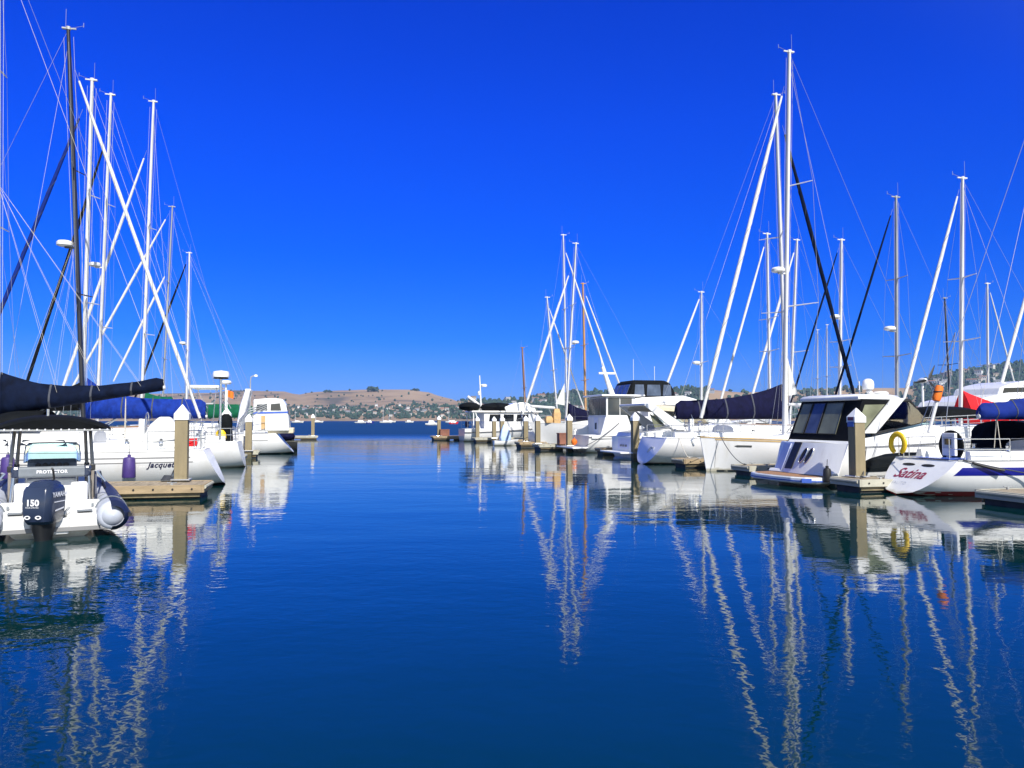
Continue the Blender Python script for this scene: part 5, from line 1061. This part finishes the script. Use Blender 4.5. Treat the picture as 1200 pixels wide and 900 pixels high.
# ------------------------------------------------------------------ grey inflatable with outboard (left foreground)
hd = Vector((-.497, .868, 0)); fR = Frame(63, 15.0, hd); 
TR = thing('inflatable_boat', 'grey rigid inflatable with black canopy, seen from behind in front of the wooden dock', 'inflatable boat', fR.o, fR.rz)
for sd in (1, -1):      # the two tubes meet at the bow
    pth = [(-.42, 1.02, .40), (-.2, 1.02, .40), (.6, 1.02, .42), (2.2, 1.02, .48), (3.6, .90, .58), (4.7, .55, .70), (5.3, .0, .78)]
    # smooth the path
    sp = []
    for i in range(len(pth) - 1):
        for k in range(6): sp.append(Vector(pth[i]).lerp(Vector(pth[i + 1]), k / 6))
    sp.append(Vector(pth[-1]))
    for _ in range(3): sp = [sp[0]] + [(sp[i - 1] + sp[i] * 2 + sp[i + 1]) / 4 for i in range(1, len(sp) - 1)] + [sp[-1]]
    sp = [Vector((p.x, sd * p.y, p.z)) for p in sp]
    rr = [.20, .262] + [.272] * (len(sp) - 2)
    tb = MB().tube(sp, rr, 18).build('side_tube', MT['tubeg'], TR, ang=60)
    mb = MB(); rings = []           # dark outer half and rubbing strake
    for i, p in enumerate(sp):
        t = (sp[min(i + 1, len(sp) - 1)] - sp[max(i - 1, 0)]).normalized(); o = Vector((t.y, -t.x, 0)) * (-sd); o.normalize(); r_ = max(rr[i], .25) + .014
        rings.append([p + o * r_ * math.cos(a_) + Vector((0, 0, 1)) * r_ * math.sin(a_) for a_ in [R(-95) + R(195) * k / 10 for k in range(11)]])
    ext = [sp[0] + (p - sp[0]) * .72 + Vector((-.15, 0, 0)) for p in rings[0]]; mb.loft([ext] + rings, closed=False, cap0=False, cap1=False).build('outer_skin', MT['tuben'], tb, ang=60)
    MB().tube([p + Vector((0, sd * .0, 0)) + (Vector(((sp[min(i + 1, len(sp) - 1)] - sp[i]).y, -(sp[min(i + 1, len(sp) - 1)] - sp[i]).x, 0)).normalized() if i < len(sp) - 1 else Vector((1, 0, 0))) * (-sd) * .285 for i, p in enumerate(sp[:-1])], .045, 8).build('rubbing_strake', MT['rubber'], tb)
    c = sp[0]; MB().lathe(c + Vector((.02, 0, 0)), [(.0, -.12), (.08, -.11), (.16, -.06), (.255, .06), (.268, .14)], 18, 'x').build('end_cone', MT['tubeg'], tb)
    for xx in (.25, .95): MB().tube([Vector((xx, sd * 1.02, .42)) + Vector((0, .283 * math.cos(a_), .283 * math.sin(a_))) for a_ in [6.2832 * k / 20 for k in range(21)]], .014, 5).build('seam_band', MT['pad'], tb)
    gr = MB().tube([(1.6, sd * .98, .78), (1.75, sd * .97, .83), (2.3, sd * .97, .84), (2.45, sd * .96, .80)], .018, 6).build('grab_handle', MT['rubber'], tb)
hr = Hull(5.2, 1.7, .42, .62, ws=.95, zk=(-.2, -.35, .0), e0=.5, e1=.9)
hr.hull_mb(18, 7).build('hull', MT['hull'], TR); MB().box((2.2, 0, .40), (3.9, 1.55, .05)).build('floor', MT['deck'], TR)
# stern: two quarter platforms with a splash well between, transom behind
MB().xz([(-.22, .12), (-.22, .40), (.40, .52), (.40, .10)], -.80, -.30).build('quarter_platform', MT['house'], TR, .03)
MB().xz([(-.22, .12), (-.22, .40), (.40, .52), (.40, .10)], .30, .80).build('quarter_platform', MT['house'], TR, .03)
MB().box((.46, 0, .40), (.12, 1.66, .48)).build('transom', MT['house'], TR, .03)
MB().box((-.02, 0, .22), (.38, .60, .3)).build('motor_well', MT['house'], TR, .03)
for sd in (1, -1): MB().box((.02, sd * .56, .475), (.2, .26, .02)).build('tread_pad', MT['pad'], TR, .006)
MB().box((-.23, 0, .17), (.03, 1.64, .09)).build('stern_band', MT['stripeg'], TR, .01)
for sd in (1, -1): MB().box((.66, sd * .47, .70), (.30, .30, .56)).build('stern_locker', MT['house'], TR, .04)
# outboard motor
ob = MB(); secs = []
for z, x0, x1, w_ in ((.40, -.62, -.12, .20), (.46, -.68, -.06, .235), (.62, -.72, -.04, .262), (.85, -.71, -.03, .272), (1.02, -.68, -.05, .265), (1.08, -.64, -.08, .245), (1.09, -.60, -.10, .222), (1.13, -.57, -.11, .215), (1.175, -.50, -.16, .17), (1.19, -.42, -.22, .09)):
    secs.append([(x0 + .06, -w_ * .88, z), (x0, -w_ * .70, z), (x0, w_ * .70, z), (x0 + .06, w_ * .88, z), (x0 + .16, w_, z), (x1 - .1, w_, z), (x1, w_ * .6, z), (x1, -w_ * .6, z), (x1 - .1, -w_, z), (x0 + .16, -w_, z)])
cow = ob.loft(secs).build('cowling', MT['motor'], TR, .012, ang=25)
MB().loft([[(-.36 + (a_ - .0) * sx_, b_ * sy_, z) for a_, b_ in ((math.cos(t), math.sin(t)) for t in [6.2832 * j / 14 for j in range(14)])] for z, sx_, sy_ in ((.42, .27, .19), (.30, .24, .17), (.12, .17, .13), (-.2, .15, .11), (-.55, .16, .08))]).build('midsection', MT['motord'], TR, ang=50)
MB().box((-.40, 0, -.12), (.44, .30, .025)).build('cavitation_plate', MT['motord'], TR, .008)
MB().box((-.06, 0, .38), (.24, .26, .38)).build('mount_bracket', MT['motord'], TR, .02)
MB().tube([(.0, -.30, .55), (-.1, -.22, .45), (.15, -.28, .3)], .03, 6).build('steering_ram', MT['alug'], TR)
MB().tube([(.1, -.05, 1.0), (-.05, -.02, 1.25), (-.2, 0, 1.3)], .02, 6).build('fuel_hose', MT['rubber'], TR)
back = lambda yc, zc: (lambda vx, vy: Vector((-.728 + .0, yc - vx, zc + vy)))
lettering('150', .155, back(.015, .80), MT['letw'], cow, bold=.006)
lettering('FOUR STROKE', .035, back(.02, .72), MT['letw'], cow)
for yc in (.10, -.09):
    mb = MB(); f = back(yc, .545); n = 20; ov = [f(.055 * math.cos(6.2832 * k / n), .035 * math.sin(6.2832 * k / n)) for k in range(n)]; iv = [f(.03 * math.cos(6.2832 * k / n), .018 * math.sin(6.2832 * k / n)) for k in range(n)]
    mb.loft([ov, iv], cap0=False, cap1=False, smooth=False); mb.build('emblem', MT['letw'], cow)
sidel = lambda xc, zc: (lambda vx, vy: Vector((xc + vx, -.279, zc + vy)))
lettering('YAMAHA', .125, sidel(-.35, .93), MT['letw'], cow, bold=.004)
MB().box((-.33, -.278, .80), (.42, .004, .016)).build('pinstripe', MT['letw'], cow); MB().box((-.36, -.277, .66), (.30, .004, .025), Matrix.Rotation(R(-6), 3, 'Y')).build('pinstripe', MT['letw'], cow)
for o in TR.children:          # the outboard is steered a little to one side
    if o.name.split('.')[0] in ('cowling', 'midsection', 'cavitation_plate'):
        ph = R(-27); pv_ = Vector((-.12, 0, 0)); o.rotation_euler = (0, 0, ph); o.location = pv_ - Matrix.Rotation(ph, 3, 'Z') @ pv_ + Vector((0, 0, -.09))
# leaning post with grey bolster, console, windscreen, canopy
bl = MB().loft([[(1.35 + a_, y, 1.15 + b_) for a_, b_ in ((-.09, -.11), (.09, -.11), (.09, .11), (-.09, .11))] for y in (-.66, .66)], smooth=False).build('bolster', MT['pad'], TR, .04)
for sd in (1, -1): MB().loft([[(1.35 + a_, sd * y, 1.15 + b_) for a_, b_ in ((-.10, -.12), (.10, -.12), (.10, .12), (-.10, .12))] for y in (.55, .70)], smooth=False).build('bolster_end', MT['motor'], bl, .05)
lettering('PROTECTOR', .088, lambda vx, vy: Vector((1.252, -vx, 1.155 + vy)), MT['letw'], bl, bold=.003, spacing=1.1)
for sd in (1, -1):
    wire('seat_post', (1.4, sd * .45, 1.08), (1.5, sd * .42, .42), .025, MT['steel'], TR, 8); wire('seat_post', (1.15, sd * .66, 1.06), (1.05, sd * .7, .45), .028, MT['steel'], TR, 8)
MB().box((1.75, 0, .72), (.55, .95, .6)).build('seat_base', MT['house'], TR, .05)
co_ = MB().xz([(2.35, .42), (2.30, 1.08), (2.42, 1.29), (2.62, 1.37), (2.95, 1.22), (3.15, .42)], -.46, .46).build('console', MT['pad'], TR, .04)
for k in range(5): MB().lathe((2.36 - .01, -.26 + k * .13, 1.24), [(.05, -.03), (.055, -.01), (.045, .02), (0, .02)], 14, 'x').build('gauge', MT['rubber'], co_)
MB().box((2.33, -.2, 1.12), (.03, .36, .1)).build('display', MT['glass'], co_); MB().tube([(2.18, .2 + .16 * math.cos(t), 1.06 + .16 * math.sin(t)) for t in [6.2832 * k / 20 for k in range(21)]], .014, 6).build('steering_wheel', MT['rubber'], co_)
ws = []
for z, w_, xo in ((1.29, .52, 0), (1.46, .52, .03), (1.64, .50, .08), (1.70, .44, .10)): ws.append([(2.72 + xo - .25 * abs(q) ** 2.5, w_ * q, z) for q in (-1, -.9, -.6, 0, .6, .9, 1)])
MB().loft(ws, closed=False, cap0=False, cap1=False).build('windscreen', MT['aqua'], TR)
MB().tube([Vector(p) for p in [ws[0][0], ws[1][0], ws[2][0], ws[3][0]] + ws[3][1:6] + [ws[3][6], ws[2][6], ws[1][6], ws[0][6]]], .014, 6).build('windscreen_rim', MT['steel'], TR)
for sd in (1, -1):
    for x0, x1, y0, y1 in ((1.75, 1.95, .74, .68), (2.75, 2.45, .66, .60)):
        po = MB().tube([(x0, sd * y0, .5), (x0, sd * y0, 1.2), (x1, sd * y1, 2.08)], .036, 8).build('canopy_post', MT['post'], TR); MB().box((x0, sd * y0, 1.2), (.09, .1, .12)).build('clamp', MT['rubber'], po, .01)
rings = []
for k in range(13):
    y = -1.03 + 2.06 * k / 12; q = abs(y) / 1.03; z = 2.03 + .22 * (1 - q ** 2.2)
    rings.append([(.95 + .1 * q, y, 2.005), (.93 + .1 * q, y, z - .05), (1.05, y, z), (2.0, y, z + .06), (3.0, y, z), (3.1, y, z - .05), (3.1, y, 2.005)])
ca_ = MB().loft(rings).build('canopy', MT['black'], TR, ang=50)
for y0 in (-.12, .16, .24):
    MB().tube(bezier((.35, y0 + .1, .62), (-.12, y0 * .4, .62), .12, 8), .014, 5).build('control_cable', MT['rubber'], TR)
for sd in (1, -1):
    for xx in (.35,): MB().box((xx, sd * .70, .545), (.05, .05, .06)).tube([(xx - .11, sd * .70, .585), (xx + .11, sd * .70, .585)], .014, 6).build('cleat', MT['steel'], TR)
for sd in (1, -1): MB().tube([(.2 + k * .2, sd * (1.02 + .19 - .02 * (k % 4 == 0)), .66 - .05 * (k % 4) * (4 - k % 4) / 2) for k in range(13)], .010, 5).build('grab_line', MT['rope'], TR)
st = MB(); 
for k in range(15): st.lathe((.96, -.96 + k * .137, 2.005), [(.0, -.02), (.016, -.015), (.016, .015), (0, .02)], 6)
st.build('lacing_row', MT['letw'], ca_)
MB().tube([(.99, y, 1.995) for y in (-1, 0, 1)] , .022, 6).build('canopy_frame', MT['steel'], TR); wire('nav_light', (1.6, .1, 2.28), (1.6, .1, 2.42), .025, MT['steel'], TR, 8)
MB().tube([(.9, .95, .95), (1.0, .8, 1.15), (2.2, .9, 1.1), (2.4, .98, .8)], .02, 6).build('side_rail', MT['steel'], TR); MB().tube([(.9, -.95, .95), (1.0, -.8, 1.15), (2.2, -.9, 1.1), (2.4, -.98, .8)], .02, 6).build('side_rail', MT['steel'], TR)
MB().xz([(.75, .55), (.75, .72), (1.0, 1.10), (1.4, 1.14), (1.7, .7)], -.79, -.76).build('side_cloth', MT['tuben'], TR)
# ================================================================== lines and small gear on the docks
def mooring(label, a, b, sag, r=.016, m='rope'):
    a, b = Vector(a), Vector(b); T = thing('mooring_line', label, 'rope', b)
    MB().tube(bezier(a - b, (0, 0, 0), sag, 12), r, 6).build('line', MT[m], T)
    MB().tube([(.0, -.05, .0), (.07, 0, .015), (0, .05, .02), (-.07, 0, .03), (0, -.04, .04)], r, 6).build('hitch', MT[m], T)
q = fA.cp(213, 541, 1.6); mooring('short dark line from the side of the large white sloop to the left wooden dock', fA.world(hA.edge(q.x, 1, 0, .03)), Vector((GX(200, 23.9), 23.9, .43)), .05, m='roped')
q = fK.cp(779, 520, -1.5); mooring('pale line slanting from the rounded stern down to the dock beside it', fK.world(hK.edge(1.3, -1, 0, .03)), Vector((GX(806, 37.3), 37.3, .44)), .12, m='rope')
mooring('line from the bow of the plumb bowed sloop to the low dock', fJ.world((12.3, .55, 1.46)), Vector((GX(872, 31.7), 31.7, .42)), .2, m='roped')
mooring('dark line from the canvas covered motor yacht to the dock under the nearest right pile', fM.world(hM.edge(1.2, -1, 0, -.1)), Vector((GX(1009, 24.4), 24.4, .44)), .1, m='roped')
T = thing('rope_coil', 'dark rope coil lying on the left wooden dock beside the tall pile', 'rope', Vector((GX(198, 23.7), 23.7, .40)))
MB().tube([((.18 - .0016 * k) * math.cos(k * .5), (.18 - .0016 * k) * math.sin(k * .5), .02 + .0022 * k) for k in range(60)], .02, 5).build('coil', MT['roped'], T)
